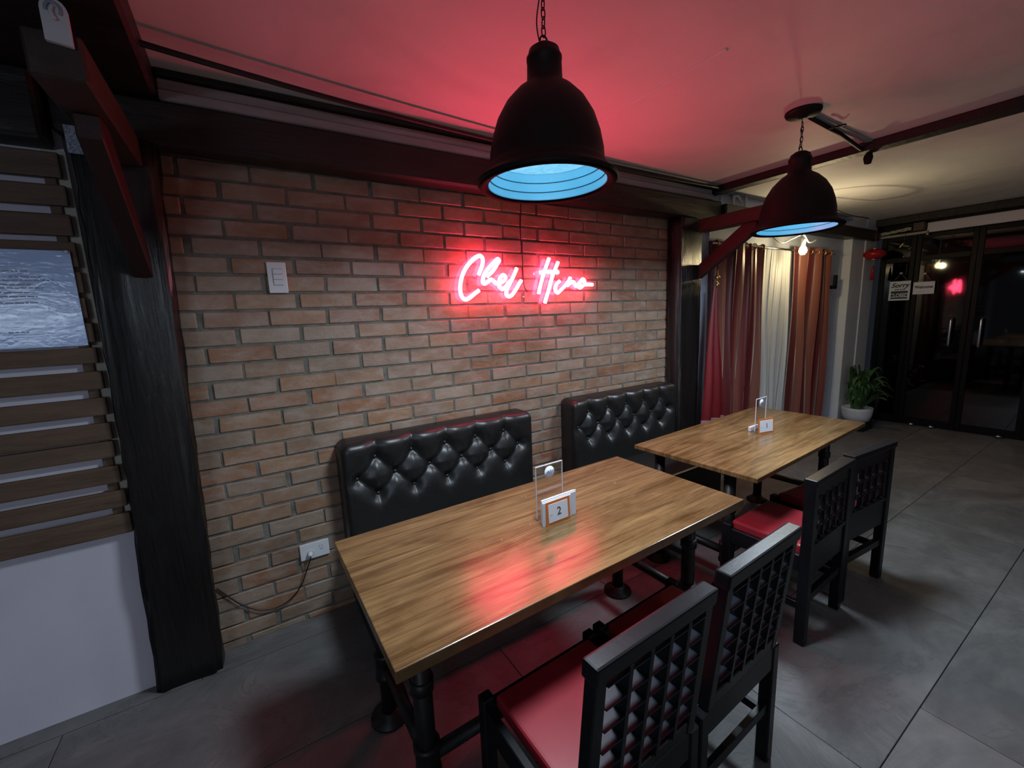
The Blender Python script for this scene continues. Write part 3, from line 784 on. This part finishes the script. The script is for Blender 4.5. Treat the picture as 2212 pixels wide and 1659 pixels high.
for i, (xa, xb, y, h) in enumerate([(-.088, .058, -.012, .098), (-.084, .090, -.005, .100), (-.080, .098, .003, .102), (-.078, .094, .010, .100)]):
    boxo('white_card', (xa, y-.002, 0), (xb, y+.002, h), M_PAPER, nc, .0015)
boxo('white_card', (-.06, -.022, 0), (.05, -.004, .03), M_PAPER, thing('napkin_cards', 'small folded white card behind the number 1 card', 'cards', (3.570, -.858, .7503), RZ1), .002)

# ================================================================== CHAIRS
def lattice(bm, W, z0, z1, nc_, nr, depth, yf, t=.010):
    """egg-crate lattice of slats in a frame, in the x-z plane"""
    for i in range(1, nc_):
        x = -W/2 + W*i/nc_; box_bm(bm, (x-t/2, yf-depth/2, z0), (x+t/2, yf+depth/2, z1))
    return [z0+(z1-z0)*j/nr for j in range(1, nr)]
def shear_y(o, z0, k):
    for v in o.data.vertices:
        if v.co.z > z0: v.co.y -= (v.co.z-z0)*k
def make_chair_tall(label):
    """chair with the tall leaning lattice back; front faces +y, origin at floor centre"""
    t = thing('dining_chair', label, 'chair', (0, 0, 0))
    W, Dp, SH = .452, .42, .455; lean = .10; BWd = .40
    for sx in (-1, 1):
        boxo('leg', (sx*(W/2-.019)-.019, Dp/2-.038, 0), (sx*(W/2-.019)+.019, Dp/2, SH+.022), M_BLACKWOOD, t, .004)
        boxo('leg', (sx*(W/2-.019)-.019, -Dp/2, 0), (sx*(W/2-.019)+.019, -Dp/2+.042, SH), M_BLACKWOOD, t, .004)
        boxo('side_apron', (sx*(W/2-.014)-.012, -Dp/2+.042, SH-.075), (sx*(W/2-.014)+.012, Dp/2-.038, SH), M_BLACKWOOD, t, .003)
        boxo('side_stretcher', (sx*(W/2-.019)-.010, -Dp/2+.042, .16), (sx*(W/2-.019)+.010, Dp/2-.038, .19), M_BLACKWOOD, t, .002)
    boxo('front_apron', (-W/2+.038, Dp/2-.030, SH-.065), (W/2-.038, Dp/2-.008, SH), M_BLACKWOOD, t, .003)
    boxo('rear_apron', (-W/2+.038, -Dp/2+.004, SH-.085), (W/2-.038, -Dp/2+.028, SH+.004), M_BLACKWOOD, t, .003)
    boxo('rear_stretcher', (-W/2+.038, -Dp/2+.010, .20), (W/2-.038, -Dp/2+.030, .235), M_BLACKWOOD, t, .002)
    boxo('seat', (-W/2+.040, -Dp/2+.050, SH-.02), (W/2-.040, Dp/2-.034, SH+.024), M_SEAT, t, .012, 3)
    y = -Dp/2+.016; ztop = .90; z0 = SH+.004
    for sx in (-1, 1):
        o = boxo('back_post', (sx*(BWd/2-.0165)-.0165, y-.016, z0), (sx*(BWd/2-.0165)+.0165, y+.018, ztop-.02), M_BLACKWOOD, t, .003); shear_y(o, z0, lean)
    o = boxo('top_rail', (-BWd/2-.004, y-.021, ztop-.045), (BWd/2+.004, y+.023, ztop), M_BLACKWOOD, t, .006, 2); shear_y(o, z0, lean)
    o = boxo('bottom_rail', (-BWd/2+.033, y-.014, z0), (BWd/2-.033, y+.016, z0+.045), M_BLACKWOOD, t, .003); shear_y(o, z0, lean)
    Wl = BWd-.066; za, zb = z0+.045, ztop-.045; ncol, nrow = 5, 6
    for i in range(1, ncol):
        x = -Wl/2+Wl*i/ncol; o = boxo('lattice_upright', (x-.0065, y-.0205, za), (x+.0065, y+.018, zb), M_BLACKWOOD, t, .001); shear_y(o, z0, lean)
    for j in range(1, nrow+1):
        z = za+(zb-za)*(j-.0)/(nrow+.0) - (zb-za)/nrow*.35
        bm = B()
        # slats planed to a wedge: wide sloping top face
        vs = [(-Wl/2, y-.0195, z+.0015), (Wl/2, y-.0195, z+.0015), (Wl/2, y+.0175, z-.006), (-Wl/2, y+.0175, z-.006), (-Wl/2, y-.0195, z+.005), (Wl/2, y-.0195, z+.005), (Wl/2, y+.0175, z+.005), (-Wl/2, y+.0175, z+.005)]
        V = [bm.verts.new(p) for p in vs]
        for q in ((3,2,1,0),(4,5,6,7),(0,1,5,4),(1,2,6,5),(2,3,7,6),(3,0,4,7)): bm.faces.new([V[i] for i in q])
        o = obj('lattice_slat', bm, M_LATT, t); shear_y(o, z0, lean)
    return t
def make_chair_low(label):
    t = thing('dining_chair', label, 'chair', (0, 0, 0))
    W, Dp, SH = .445, .40, .44; top = .81
    for sx in (-1, 1):
        boxo('leg', (sx*(W/2-.021)-.021, Dp/2-.042, 0), (sx*(W/2-.021)+.021, Dp/2, SH+.02), M_BLACKWOOD, t, .004)
        boxo('rear_post', (sx*(W/2-.021)-.021, -Dp/2, 0), (sx*(W/2-.021)+.021, -Dp/2+.044, top-.012), M_BLACKWOOD, t, .004)
        boxo('side_apron', (sx*(W/2-.016)-.012, -Dp/2+.044, SH-.08), (sx*(W/2-.016)+.012, Dp/2-.042, SH), M_BLACKWOOD, t, .003)
        boxo('side_stretcher', (sx*(W/2-.021)-.011, -Dp/2+.044, .17), (sx*(W/2-.021)+.011, Dp/2-.042, .205), M_BLACKWOOD, t, .002)
    boxo('front_apron', (-W/2+.042, Dp/2-.032, SH-.07), (W/2-.042, Dp/2-.008, SH), M_BLACKWOOD, t, .003)
    boxo('rear_stretcher', (-W/2+.042, -Dp/2+.008, .205), (W/2-.042, -Dp/2+.034, .245), M_BLACKWOOD, t, .003)
    boxo('seat', (-W/2+.030, -Dp/2+.046, SH-.02), (W/2-.030, Dp/2-.030, SH+.035), M_SEAT, t, .018, 4)
    boxo('top_rail', (-W/2-.002, -Dp/2-.006, top-.03), (W/2+.002, -Dp/2+.048, top), M_BLACKWOOD, t, .005, 2)
    y = -Dp/2+.02
    boxo('back_rail', (-W/2+.042, y-.014, top-.095), (W/2-.042, y+.014, top-.03), M_BLACKWOOD, t, .003)
    boxo('back_panel', (-W/2+.042, y-.012, .335), (W/2-.042, y+.012, .50), M_BLACKWOOD, t, .004)
    boxo('back_rail', (-W/2+.042, y-.018, .475), (W/2-.042, y+.018, .50), M_BLACKWOOD, t, .004)
    for sx in (-1, 1): boxo('back_stile', (sx*(W/2-.06)-.018, y-.013, .50), (sx*(W/2-.06)+.018, y+.013, top-.095), M_BLACKWOOD, t, .002)
    Wl = W-.156; za, zb = .50, top-.095
    for i in range(1, 4):
        x = -Wl/2+Wl*i/4; boxo('lattice_upright', (x-.008, y-.012, za), (x+.008, y+.012, zb), M_BLACKWOOD, t, .001)
    for j in range(1, 3):
        z = za+(zb-za)*j/3; boxo('lattice_slat', (-Wl/2, y-.0115, z-.008), (Wl/2, y+.0115, z+.008), M_BLACKWOOD, t, .001)
    # small bosses where the slats cross
    bm = B(); lathe_bm(bm, [(0, .016), (.011, .012), (.016, 0)], (0, 0, 0), 8)
    bmesh.ops.rotate(bm, cent=(0, 0, 0), matrix=Matrix.Rotation(math.pi/2, 3, 'X'), verts=bm.verts)
    boss = obj('lattice_boss', bm, M_BLACKWOOD, t)
    for i in range(0, 5):
        for j in range(0, 4):
            b2 = boss if (i, j) == (0, 0) else boss.copy()
            if b2 is not boss: COL.objects.link(b2)
            b2.location = (-Wl/2+Wl*i/4, y-.006, za+(zb-za)*j/3)
    return t
ca = make_chair_tall('nearest black lattice-back chair with red seat, its back cut by the bottom edge')
ca.location = (1.462, -1.552, 0); ca.rotation_euler = (0, 0, .03)
cb = copy_tree(ca); cb['label'] = 'black chair with tall lattice back and red seat, second along the foreground table'
cb.location = (1.932, -1.530, 0); cb.rotation_euler = (0, 0, .04)
cc = make_chair_low('black chair with small square lattice and lit red seat, nearer one at the far table')
cc.location = (3.000, -1.350, 0); cc.rotation_euler = (0, 0, .04)
cd_ = copy_tree(cc); cd_['label'] = 'farthest black chair with small square lattice, its red seat tucked under the table'
cd_.location = (3.500, -1.345, 0); cd_.rotation_euler = (0, 0, -.08)
GR = 'dining chairs pulled up to the tables'
for c_ in (ca, cb, cc, cd_): c_['group'] = GR

# ================================================================== PENDANT LAMPS
def make_pendant(label, loc, chain_top, canopy=True):
    t = thing('pendant_lamp', label, 'pendant lamp', loc, 0, 'black bell pendant lamps')
    prof = [(.238, .0), (.243, .004), (.242, .012), (.222, .022), (.208, .036), (.206, .046), (.200, .056), (.196, .066), (.194, .100), (.184, .150), (.165, .205), (.135, .255), (.098, .293), (.066, .315), (.060, .322), (.0585, .35), (.0575, .385), (.059, .388), (.059, .398), (.055, .402), (.050, .420), (.030, .434), (0, .438)]
    bm = B(); lathe_bm(bm, prof, n=64); obj('bell_shade', bm, M_BLACKMETAL, t)
    bm = B(); lathe_bm(bm, [(.238, .0), (.232, -.006), (.214, -.002), (.204, .004)], n=64); obj('rim', bm, M_RIM, t)
    bm = B(); lathe_bm(bm, [(.205, .002), (.202, .03), (.198, .052), (.192, .078), (.182, .105)], n=64, smooth=True); obj('inner_reflector', bm, M_SHADEIN, t)
    for rr, zz in ((.2005, .030), (.1945, .062)):
        bm = B(); tube_bm(bm, [(rr*math.cos(a), rr*math.sin(a), zz) for a in np.linspace(0, 2*math.pi, 49)], .0016, 5, False); obj('reflector_groove', bm, M_GROOVE, t)
    bm = B(); lathe_bm(bm, [(0, .100), (.09, .099), (.184, .092)], n=48); obj('diffuser', bm, M_DIFF, t)
    # hanging chain
    n = int((chain_top-.438)/.026)+1
    bm = B(); tube_bm(bm, [(.016*math.cos(a), 0, .444+.020*math.sin(a)) for a in np.linspace(0, math.pi, 9)], .003, 6); obj('hanging_loop', bm, M_BLACKMETAL, t)
    for i in range(n):
        z = .476+i*.0265
        if z+.02 > chain_top: break
        pts = []
        for a in np.linspace(0, 2*math.pi, 15):
            px = .0075*math.cos(a); pz = .0175*math.sin(a) if abs(math.sin(a)) < .99 else .0175*math.sin(a)
            pts.append((px, 0, z+pz) if i % 2 == 0 else (0, px, z+pz))
        bm = B(); tube_bm(bm, pts, .0021, 5, False); obj('chain_link', bm, M_BLACKMETAL, t)
    bm = B(); tube_bm(bm, smooth([(.0, .008, .436), (-.012, .010, .455), (-.02, .01, .50), (-.014, .008, .55), (-.004, .004, .60), (0, .004, chain_top)] if chain_top > .62 else [(0, .008, .436), (-.005, .008, .46), (.004, .006, .5), (0, .004, chain_top)], 4), .0022, 6); obj('cord', bm, M_CORD, t)
    if canopy:
        bm = B(); lathe_bm(bm, [(0, -.040), (.020, -.038), (.030, -.030), (.085, -.022), (.092, -.010), (.092, 0), (0, 0)], (0, 0, chain_top+.035), 28); obj('ceiling_canopy', bm, M_BLACKMETAL, t)
    return t
RZ_ = 1.968
def lamp_light(x, y, z, pw=PENDANT_W, parent=None):
    la = bpy.data.lights.new('lamp_light', 'AREA'); la.shape = 'DISK'; la.size = .36; la.energy = pw; la.color = (.74, .88, 1.0)
    o = bpy.data.objects.new('lamp_light', la); COL.objects.link(o); o.location = (x, y, z+.012); o.visible_camera = False
    if parent is not None:
        o.parent = parent; o.location = (0, 0, -.009)
        lb = bpy.data.lights.new('inner_light', 'POINT'); lb.energy = .55; lb.color = (.30, .78, 1.0); lb.shadow_soft_size = .05
        ob = bpy.data.objects.new('inner_light', lb); COL.objects.link(ob); ob.parent = parent; ob.location = (0, 0, .045); ob.visible_camera = False
    return o
SC = .905; CT = (CZ-RZ_)/SC
for lab, x, y in (('black bell pendant lamp hanging over the foreground table', 1.640, -1.205), ('black bell pendant lamp hanging over the far table', 3.385, -1.130)):
    p = make_pendant(lab, (x, y, RZ_), CT - (.035 if x > 2 else 0), x > 2); p.scale = (SC,)*3; lamp_light(x, y, RZ_, parent=p)
for lab, x, y, pw in (('black bell pendant lamp behind the viewer to the left', -.95, -3.6, 4), ('black bell pendant lamp behind the viewer to the right', 3.3, -4.2, 9)):
    p = make_pendant(lab, (x, y, RZ_), CT-.035); p.scale = (SC,)*3; lamp_light(x, y, RZ_, pw, parent=p)
wl = thing('wall_lamp', 'white strip lamp on the wall behind the viewer', 'wall lamp', (-1.5, -5.4, 1.74))
boxo('housing', (-.62, 0, -.10), (.62, .05, .10), M_WHITEPL, wl, .006); boxo('lamp_panel', (-.60, .05, -.085), (.60, .058, .085), emit('strip_lamp_glow', (.62, .82, 1.0), 7), wl)
sl = bpy.data.lights.new('strip_light', 'AREA'); sl.shape = 'RECTANGLE'; sl.size = 1.2; sl.size_y = .17; sl.energy = STRIP_W; sl.color = (.66, .80, 1.0)
so = bpy.data.objects.new('strip_light', sl); COL.objects.link(so); so.parent = wl; so.location = (0, .07, 0); so.rotation_euler = (math.pi/2, 0, 0); so.visible_camera = False
# wiring of the far lamp
cnd = thing('wire_conduit', 'dark wire conduit on the ceiling from the far lamp to the black beam', 'conduit', (3.385, -1.13, CZ))
bm = B(); tube_bm(bm, [(.06, 0, -.014), (.5, .02, -.016), (.98, .04, -.05)], .011, 8); obj('pipe', bm, M_BLACKMETAL, cnd)
bm = B(); box_bm(bm, (.05, -.020, -.010), (.93, .012, -.001)); obj('raceway', bm, M_GREYTRIM, cnd)
bm = B(); tube_bm(bm, smooth([(.30, 0, -.03), (.32, -.02, -.025), (.36, -.035, -.015), (.35, -.06, -.02)], 4), .005, 6); obj('cable_tie', bm, M_CORD, cnd)
bm = B(); lathe_bm(bm, [(0, -.05), (.018, -.045), (.026, -.01), (.020, .02), (.03, .04)], (.96, .035, -.065), 14); obj('end_cap', bm, M_BLACKMETAL, cnd)
bm = B(); tube_bm(bm, smooth([(0, 0, 0), (-.02, -.01, -.01), (-.05, -.02, -.035)], 4), .003, 6)
tag(obj('cable_tie', bm, M_CORD, None, (3.385, -1.13, CZ-.09)), 'black cable tie sticking out of the far lamp chain', 'cable tie')
bm = B(); tube_bm(bm, [(4.40, -5.4, CZ-.02), (4.40, -.05, CZ-.02)], .018, 8)
tag(obj('ceiling_pipe', bm, M_BLACKMETAL), 'black pipe along the far side of the ceiling beam', 'pipe')

# ================================================================== WINDOW CORNER
def curtain(name, label, x0, x1, z0, z1, mat, folds, amp, y=-.075, seed=0, thick=True, flare=0):
    rnd = random.Random(seed); nx = folds*14; nz = 24; bm = B(); g = []
    ph = [rnd.uniform(-.5, .5) for _ in range(folds+2)]
    for i in range(nx+1):
        c = []; u = i/nx
        for j in range(nz+1):
            v = j/nz; z = z0+(z1-z0)*v
            k = u*folds; ii = int(k); a = amp*(.75+.5*math.sin(3.1*ii+seed))*(1-.25*v)
            yy = y + a*math.sin(2*math.pi*k + .5*math.sin(2.2*z+seed)) + .012*math.sin(9*u+3*z)
            x = x0+(x1-x0)*u + .012*math.sin(4*math.pi*k)+flare*(1-v)*(u-.5)
            c.append(bm.verts.new((x, min(yy, -.012), z)))
        g.append(c)
    for i in range(nx):
        for j in range(nz):
            f = bm.faces.new((g[i][j], g[i+1][j], g[i+1][j+1], g[i][j+1])); f.smooth = True
    return tag(obj(name, bm, mat, fix=False), label, 'curtain')
curtain('maroon_curtain', 'maroon satin curtain hanging left of the white sheer', 4.22, 5.08, .04, 2.13, M_CURT, 7, .035, -.085, 1)
curtain('maroon_curtain', 'maroon satin curtain hanging right of the white sheer', 5.66, 6.52, .04, 2.15, M_CURT, 6, .035, -.085, 4)
curtain('sheer_curtain', 'white sheer curtain between the two maroon curtains', 5.02, 5.78, .05, 2.13, M_SHEER, 8, .016, -.045, 2)
rod = thing('curtain_rod', 'thin metal curtain rod with brass eyelets above the maroon curtains', 'curtain rod', (5.4, -.085, 2.11))
bm = B(); tube_bm(bm, [(-1.16, 0, 0), (1.2, 0, 0)], .010, 8); obj('rod', bm, M_CHROME, rod)
for x in (-1.1, -.95, -.8, -.65, -.5, -.36, .32, .46, .6, .75, .9, 1.05):
    bm = B(); tube_bm(bm, [(x, .026*math.cos(a), .026*math.sin(a)) for a in np.linspace(0, 2*math.pi, 17)], .005, 6, False); obj('eyelet', bm, M_BRASS, rod)
# warm bulb under the ceiling of the far bay
hb = thing('hanging_bulb', 'lit warm bulb hanging in front of the curtains', 'light bulb', (5.42, -.27, 2.075))
bm = B(); lathe_bm(bm, [(0, -.045), (.018, -.042), (.032, -.022), (.035, 0), (.028, .022), (.015, .042), (.013, .05)], n=20); obj('bulb', bm, M_BULB, hb)
bm = B(); lathe_bm(bm, [(.014, .045), (.018, .05), (.020, .10), (.012, .115), (0, .118)], n=16); obj('socket', bm, M_WHITEPL, hb)
bm = B(); tube_bm(bm, smooth([(0, 0, .11), (.01, .0, .2), (-.01, .0, .35), (0, 0, .485)], 4), .0035, 6); obj('wire', bm, M_WHITEPL, hb)
la = bpy.data.lights.new('bulb_light', 'POINT'); la.energy = BULB_W; la.color = (1, .80, .45); la.shadow_soft_size = .035
lo = bpy.data.objects.new('bulb_light', la); COL.objects.link(lo); lo.parent = hb; lo.location = (0, -.05, -.01); lo.visible_camera = False
# loops of bare wire hanging from the ceiling round the bulb
bm = B(); tube_bm(bm, smooth([(5.3, -.35, 2.54), (5.5, -.55, 2.36), (5.85, -.62, 2.33), (5.95, -.45, 2.36), (5.6, -.36, 2.34), (5.3, -.30, 2.40), (5.1, -.2, 2.54)], 6), .006, 6)
tag(obj('hanging_wire', bm, M_CORD), 'loop of loose wire slung under the far ceiling by the bulb', 'wire')
bm = B(); tube_bm(bm, smooth([(5.0, -.18, 2.20), (5.15, -.20, 2.14), (5.3, -.22, 2.18), (5.45, -.25, 2.22), (5.6, -.24, 2.16), (5.8, -.22, 2.20)], 6), .007, 6)
tag(obj('hanging_wire', bm, M_WHITEPL), 'pale wire draped along the curtain tops below the far lamp', 'wire')
# white pipes and bracket above the left curtain
for i, (x, za, zb) in enumerate([(4.43, 2.44, 2.52), (4.62, 2.43, CZ), (4.82, 2.43, CZ)]):
    bm = B(); tube_bm(bm, [(x, -.03, za), (x, -.03, zb)], .012, 8)
    if i == 1: tube_bm(bm, smooth([(x, -.03, CZ-.03), (x+.06, -.03, CZ-.015), (x+.12, -.03, CZ-.06)], 3), .014, 8)
    tag(obj('white_pipe', bm, M_WHITEPL), ('short white pipe stub above the left curtain, nearest the black post', 'bent white pipe above the left curtain', 'white pipe above the left curtain, nearest the far lamp')[i], 'pipe')
struct(boxo('trim_9', (4.30, -.02, .3), (4.322, .0, 2.28), M_WHITEPL))
# red cloth on a brass clip
rc = thing('red_cloth', 'bright red cloth hanging from a brass clip between the post and the left curtain', 'cloth', (4.17, -.19, 1.74))
bm = B(); g = []
for i in range(25):
    u = i/24; c = []
    for j in range(17):
        v = j/16; z = -1.14*v
        xl = -.040-.10*v; xr = .030+.15*v
        c.append(bm.verts.new((xl+(xr-xl)*u, .020*math.sin(u*14+v*1.5)*(.4+v*.6)+.01*math.sin(5*v+u), z)))
    g.append(c)
for i in range(24):
    for j in range(16):
        f = bm.faces.new((g[i][j], g[i+1][j], g[i+1][j+1], g[i][j+1])); f.smooth = True
obj('cloth_panel', bm, M_REDCLOTH, rc, fix=False)
bm = B(); g = []
for i in range(25):
    u = i/24; xl, xr = -.142, .182
    g.append([bm.verts.new((xl+(xr-xl)*u, .022*math.sin(u*14+1.5)-.002+.01*math.sin(5+u), -1.14-.14*q)) for q in (0, .5, 1)])
for i in range(24):
    for j in range(2):
        f = bm.faces.new((g[i][j], g[i+1][j], g[i+1][j+1], g[i][j+1])); f.smooth = True
o = obj('pale_hem', bm, simple('pale_pink_hem', (.34, .20, .22), .6), rc, fix=False); o['label'] = 'pale pink hem'
bm = B(); lathe_bm(bm, [(0, -.01), (.014, -.008), (.014, .02), (.007, .028), (.007, .045), (.020, .06), (.022, .075), (.010, .09), (.005, .10), (.004, .13), (0, .132)], n=14); obj('brass_clip', bm, M_BRASS, rc)
# small black bracket on the pale wall
kb = thing('door_hook', 'small black angle hook on the pale wall right of the curtains', 'hook', (6.66, -.05, 1.74))
boxo('upright', (.03, -.03, 0), (.07, .0, .14), M_BLACKMETAL, kb, .003); boxo('foot', (-.06, -.03, -.02), (.07, .0, .02), M_BLACKMETAL, kb, .003)
boxo('wall_fixing', (-.05, -.0, -.015), (-.02, .05, .015), M_BLACKMETAL, kb, .002)
# lantern
ln = thing('paper_lantern', 'small red lantern with tassel hanging by the white column', 'lantern', (7.45, -.17, 2.13))
bm = B(); lathe_bm(bm, [(0, -.062)] + [(.115*math.cos(a), .065*math.sin(a)) for a in np.linspace(-1.2, 1.2, 13)] + [(0, .062)], n=28); obj('lantern_body', bm, M_LANTERN, ln)
for s_ in (-1, 1):
    bm = B(); lathe_bm(bm, [(0, .006), (.045, .006), (.045, -.006), (0, -.006)], (0, 0, s_*.064), 16); obj('gold_cap', bm, M_BRASS, ln)
bm = B(); tube_bm(bm, [(0, 0, .06), (0, 0, .34)], .002, 5); tube_bm(bm, [(0, 0, -.06), (0, 0, -.15)], .002, 5); obj('string', bm, M_LANTERN, ln)
bm = B(); lathe_bm(bm, [(0, -.14), (.008, -.145), (.012, -.18), (.020, -.31), (0, -.31)], n=10); obj('tassel', bm, M_LANTERN, ln)
# plant
pp = thing('potted_fern', 'green fern in a white pot on a black stand by the glass doors', 'potted plant', (7.10, -.26, 0))
bm = B(); lathe_bm(bm, [(0, .10), (.10, .10), (.128, .112), (.150, .18), (.158, .25), (.158, .272), (.143, .272), (.143, .25), (0, .25)], n=36)
obj('pot', bm, M_POT, pp)
boxo('stand', (-.14, -.13, 0), (.14, .13, .10), M_BLACKWOOD, pp, .008)
rnd = random.Random(11)
def frond(bm, base, ang, L, rise, droop, wmax):
    d = Vector((math.cos(ang), math.sin(ang), 0)); side = Vector((-d.y, d.x, 0)); n = 9; prev = None
    for i in range(n+1):
        t = i/n; p = base + d*(L*t) + Vector((0, 0, rise*math.sin(t*math.pi*.62) - droop*t*t))
        wd_ = wmax*math.sin(math.pi*min(1, .08+.92*t))**.7 if t < 1 else .002
        s = [bm.verts.new(p - side*wd_ + Vector((0, 0, -.012))), bm.verts.new(p), bm.verts.new(p + side*wd_ + Vector((0, 0, -.012)))]
        if prev:
            for q in (0, 1):
                f = bm.faces.new((prev[q], prev[q+1], s[q+1], s[q])); f.smooth = True
        prev = s
for i in range(64):
    bm = B(); a = i*2.399 + rnd.uniform(-.2, .2); k_ = i/64
    L = rnd.uniform(.16, .40)*(1 if k_ > .3 else .7)
    if math.sin(a) > -.1: L = min(L*.4, .10)
    frond(bm, Vector((rnd.uniform(-.05, .05), rnd.uniform(-.05, .05), .27)), a, L, rnd.uniform(.22, .52)*(1.25-.5*k_), rnd.uniform(0, .16), rnd.uniform(.022, .045))
    obj('leaf', bm, M_LEAF, pp, fix=False)
# signs on the glass
def hang_sign(label, y, z, w_, h_, lines, dark=None):
    t = thing('door_sign', label, 'sign', (7.74, 0, 0), DA)
    rt_ = (math.pi/2, 0, -math.pi/2); X = -.012
    boxo('board', (X-.004, y-w_/2, z-h_/2), (X, y+w_/2, z+h_/2), M_PAPER, t, .001)
    if dark: boxo('dark_band', (X-.0055, y-w_/2+.02, z-h_/2+.02), (X-.004, y+w_/2-.02, z-h_/2+dark), M_INK, t)
    for body, sz, dz, mt, sh, bold, sx in lines: text_obj('lettering', body, sz, mt, t, (X-.0065, y, z+dz), rt_, bold, shear=sh, sx=sx)
    bm = B(); tube_bm(bm, [(X-.003, y-w_*.35, z+h_/2), (X-.004, y, z+h_/2+.09), (X-.003, y+w_*.35, z+h_/2)], .0015, 5); obj('string', bm, M_FAINT, t)
    bm = B(); lathe_bm(bm, [(0, .012), (.014, .008), (.016, -.008), (0, -.01)], (X-.006, y, z+h_/2+.095), 12); obj('suction_cup', bm, M_WHITEPL, t)
    return t
hang_sign('white sign reading Sorry WE ARE CLOSED hanging on the glass door', -.365, 1.675, .20, .235,
          [('Sorry', .075, .065, M_INK, .35, True, 1), ('we are', .030, .018, M_INK, .3, True, 1.2), ('CLOSED', .068, -.058, M_PAPER, 0, True, .68)], .115)
hang_sign('white sign reading Welcome with small print hanging beside the closed sign', -.585, 1.695, .19, .145,
          [('Welcome', .050, .012, M_INK, 0, True, .82), ('-- --- - --', .030, -.040, M_FAINT, 0, True, 1.1)])
# things along the door head
bm = B(); rnd = random.Random(5)
for k_ in range(3): tube_bm(bm, smooth([(7.66+.01*k_, -.12-.045*i, 2.375+.012*math.sin(i*1.3+k_*2)+.004*i) for i in range(8)], 3), .008, 6)
tag(obj('cable_bundle', bm, M_CREAM), 'pale bundle of cables along the top of the glass door frame', 'cable bundle')
struct(boxo('trim_10', (7.66, -.58, 2.325), (7.73, -.02, 2.35), M_GREYTRIM))
boxx = tag(boxo('junction_box', (7.62, -.56, 2.36), (7.69, -.46, 2.455), M_BRACE, None, .004), 'dark brown box above the glass door beside the white band', 'box')
hg = thing('door_charm', 'thin hanging charm on a string in front of the glass door head', 'charm', (7.62, -.40, 2.36))
bm = B(); tube_bm(bm, [(0, 0, 0), (0, .01, -.12)], .003, 5); obj('string', bm, M_BRACE, hg)
bm = B(); tube_bm(bm, smooth([(0, .01, -.12), (0, .03, -.15), (0, .045, -.17)], 3), .008, 6); obj('charm', bm, M_BRASS, hg)
bm = B(); bmesh.ops.create_icosphere(bm, subdivisions=2, radius=.014)
tag(obj('knob', bm, M_BRASS, None, (7.68, -.58, 2.315)), 'small brass knob under the white band above the doors', 'knob')
# small flood lamp outside, seen through the glass
fl_ = thing('flood_lamp', 'small bright white lamp outside seen through the glass doors', 'outdoor lamp', (14.4, -3.15, 2.55))
boxo('lamp_face', (-.10, -.16, -.05), (-.08, .16, .05), emit('outdoor_lamp_white', (.75, .95, 1.0), 30), fl_); boxo('housing', (-.08, -.18, -.07), (.09, .18, .07), M_BLACKMETAL, fl_, .01)
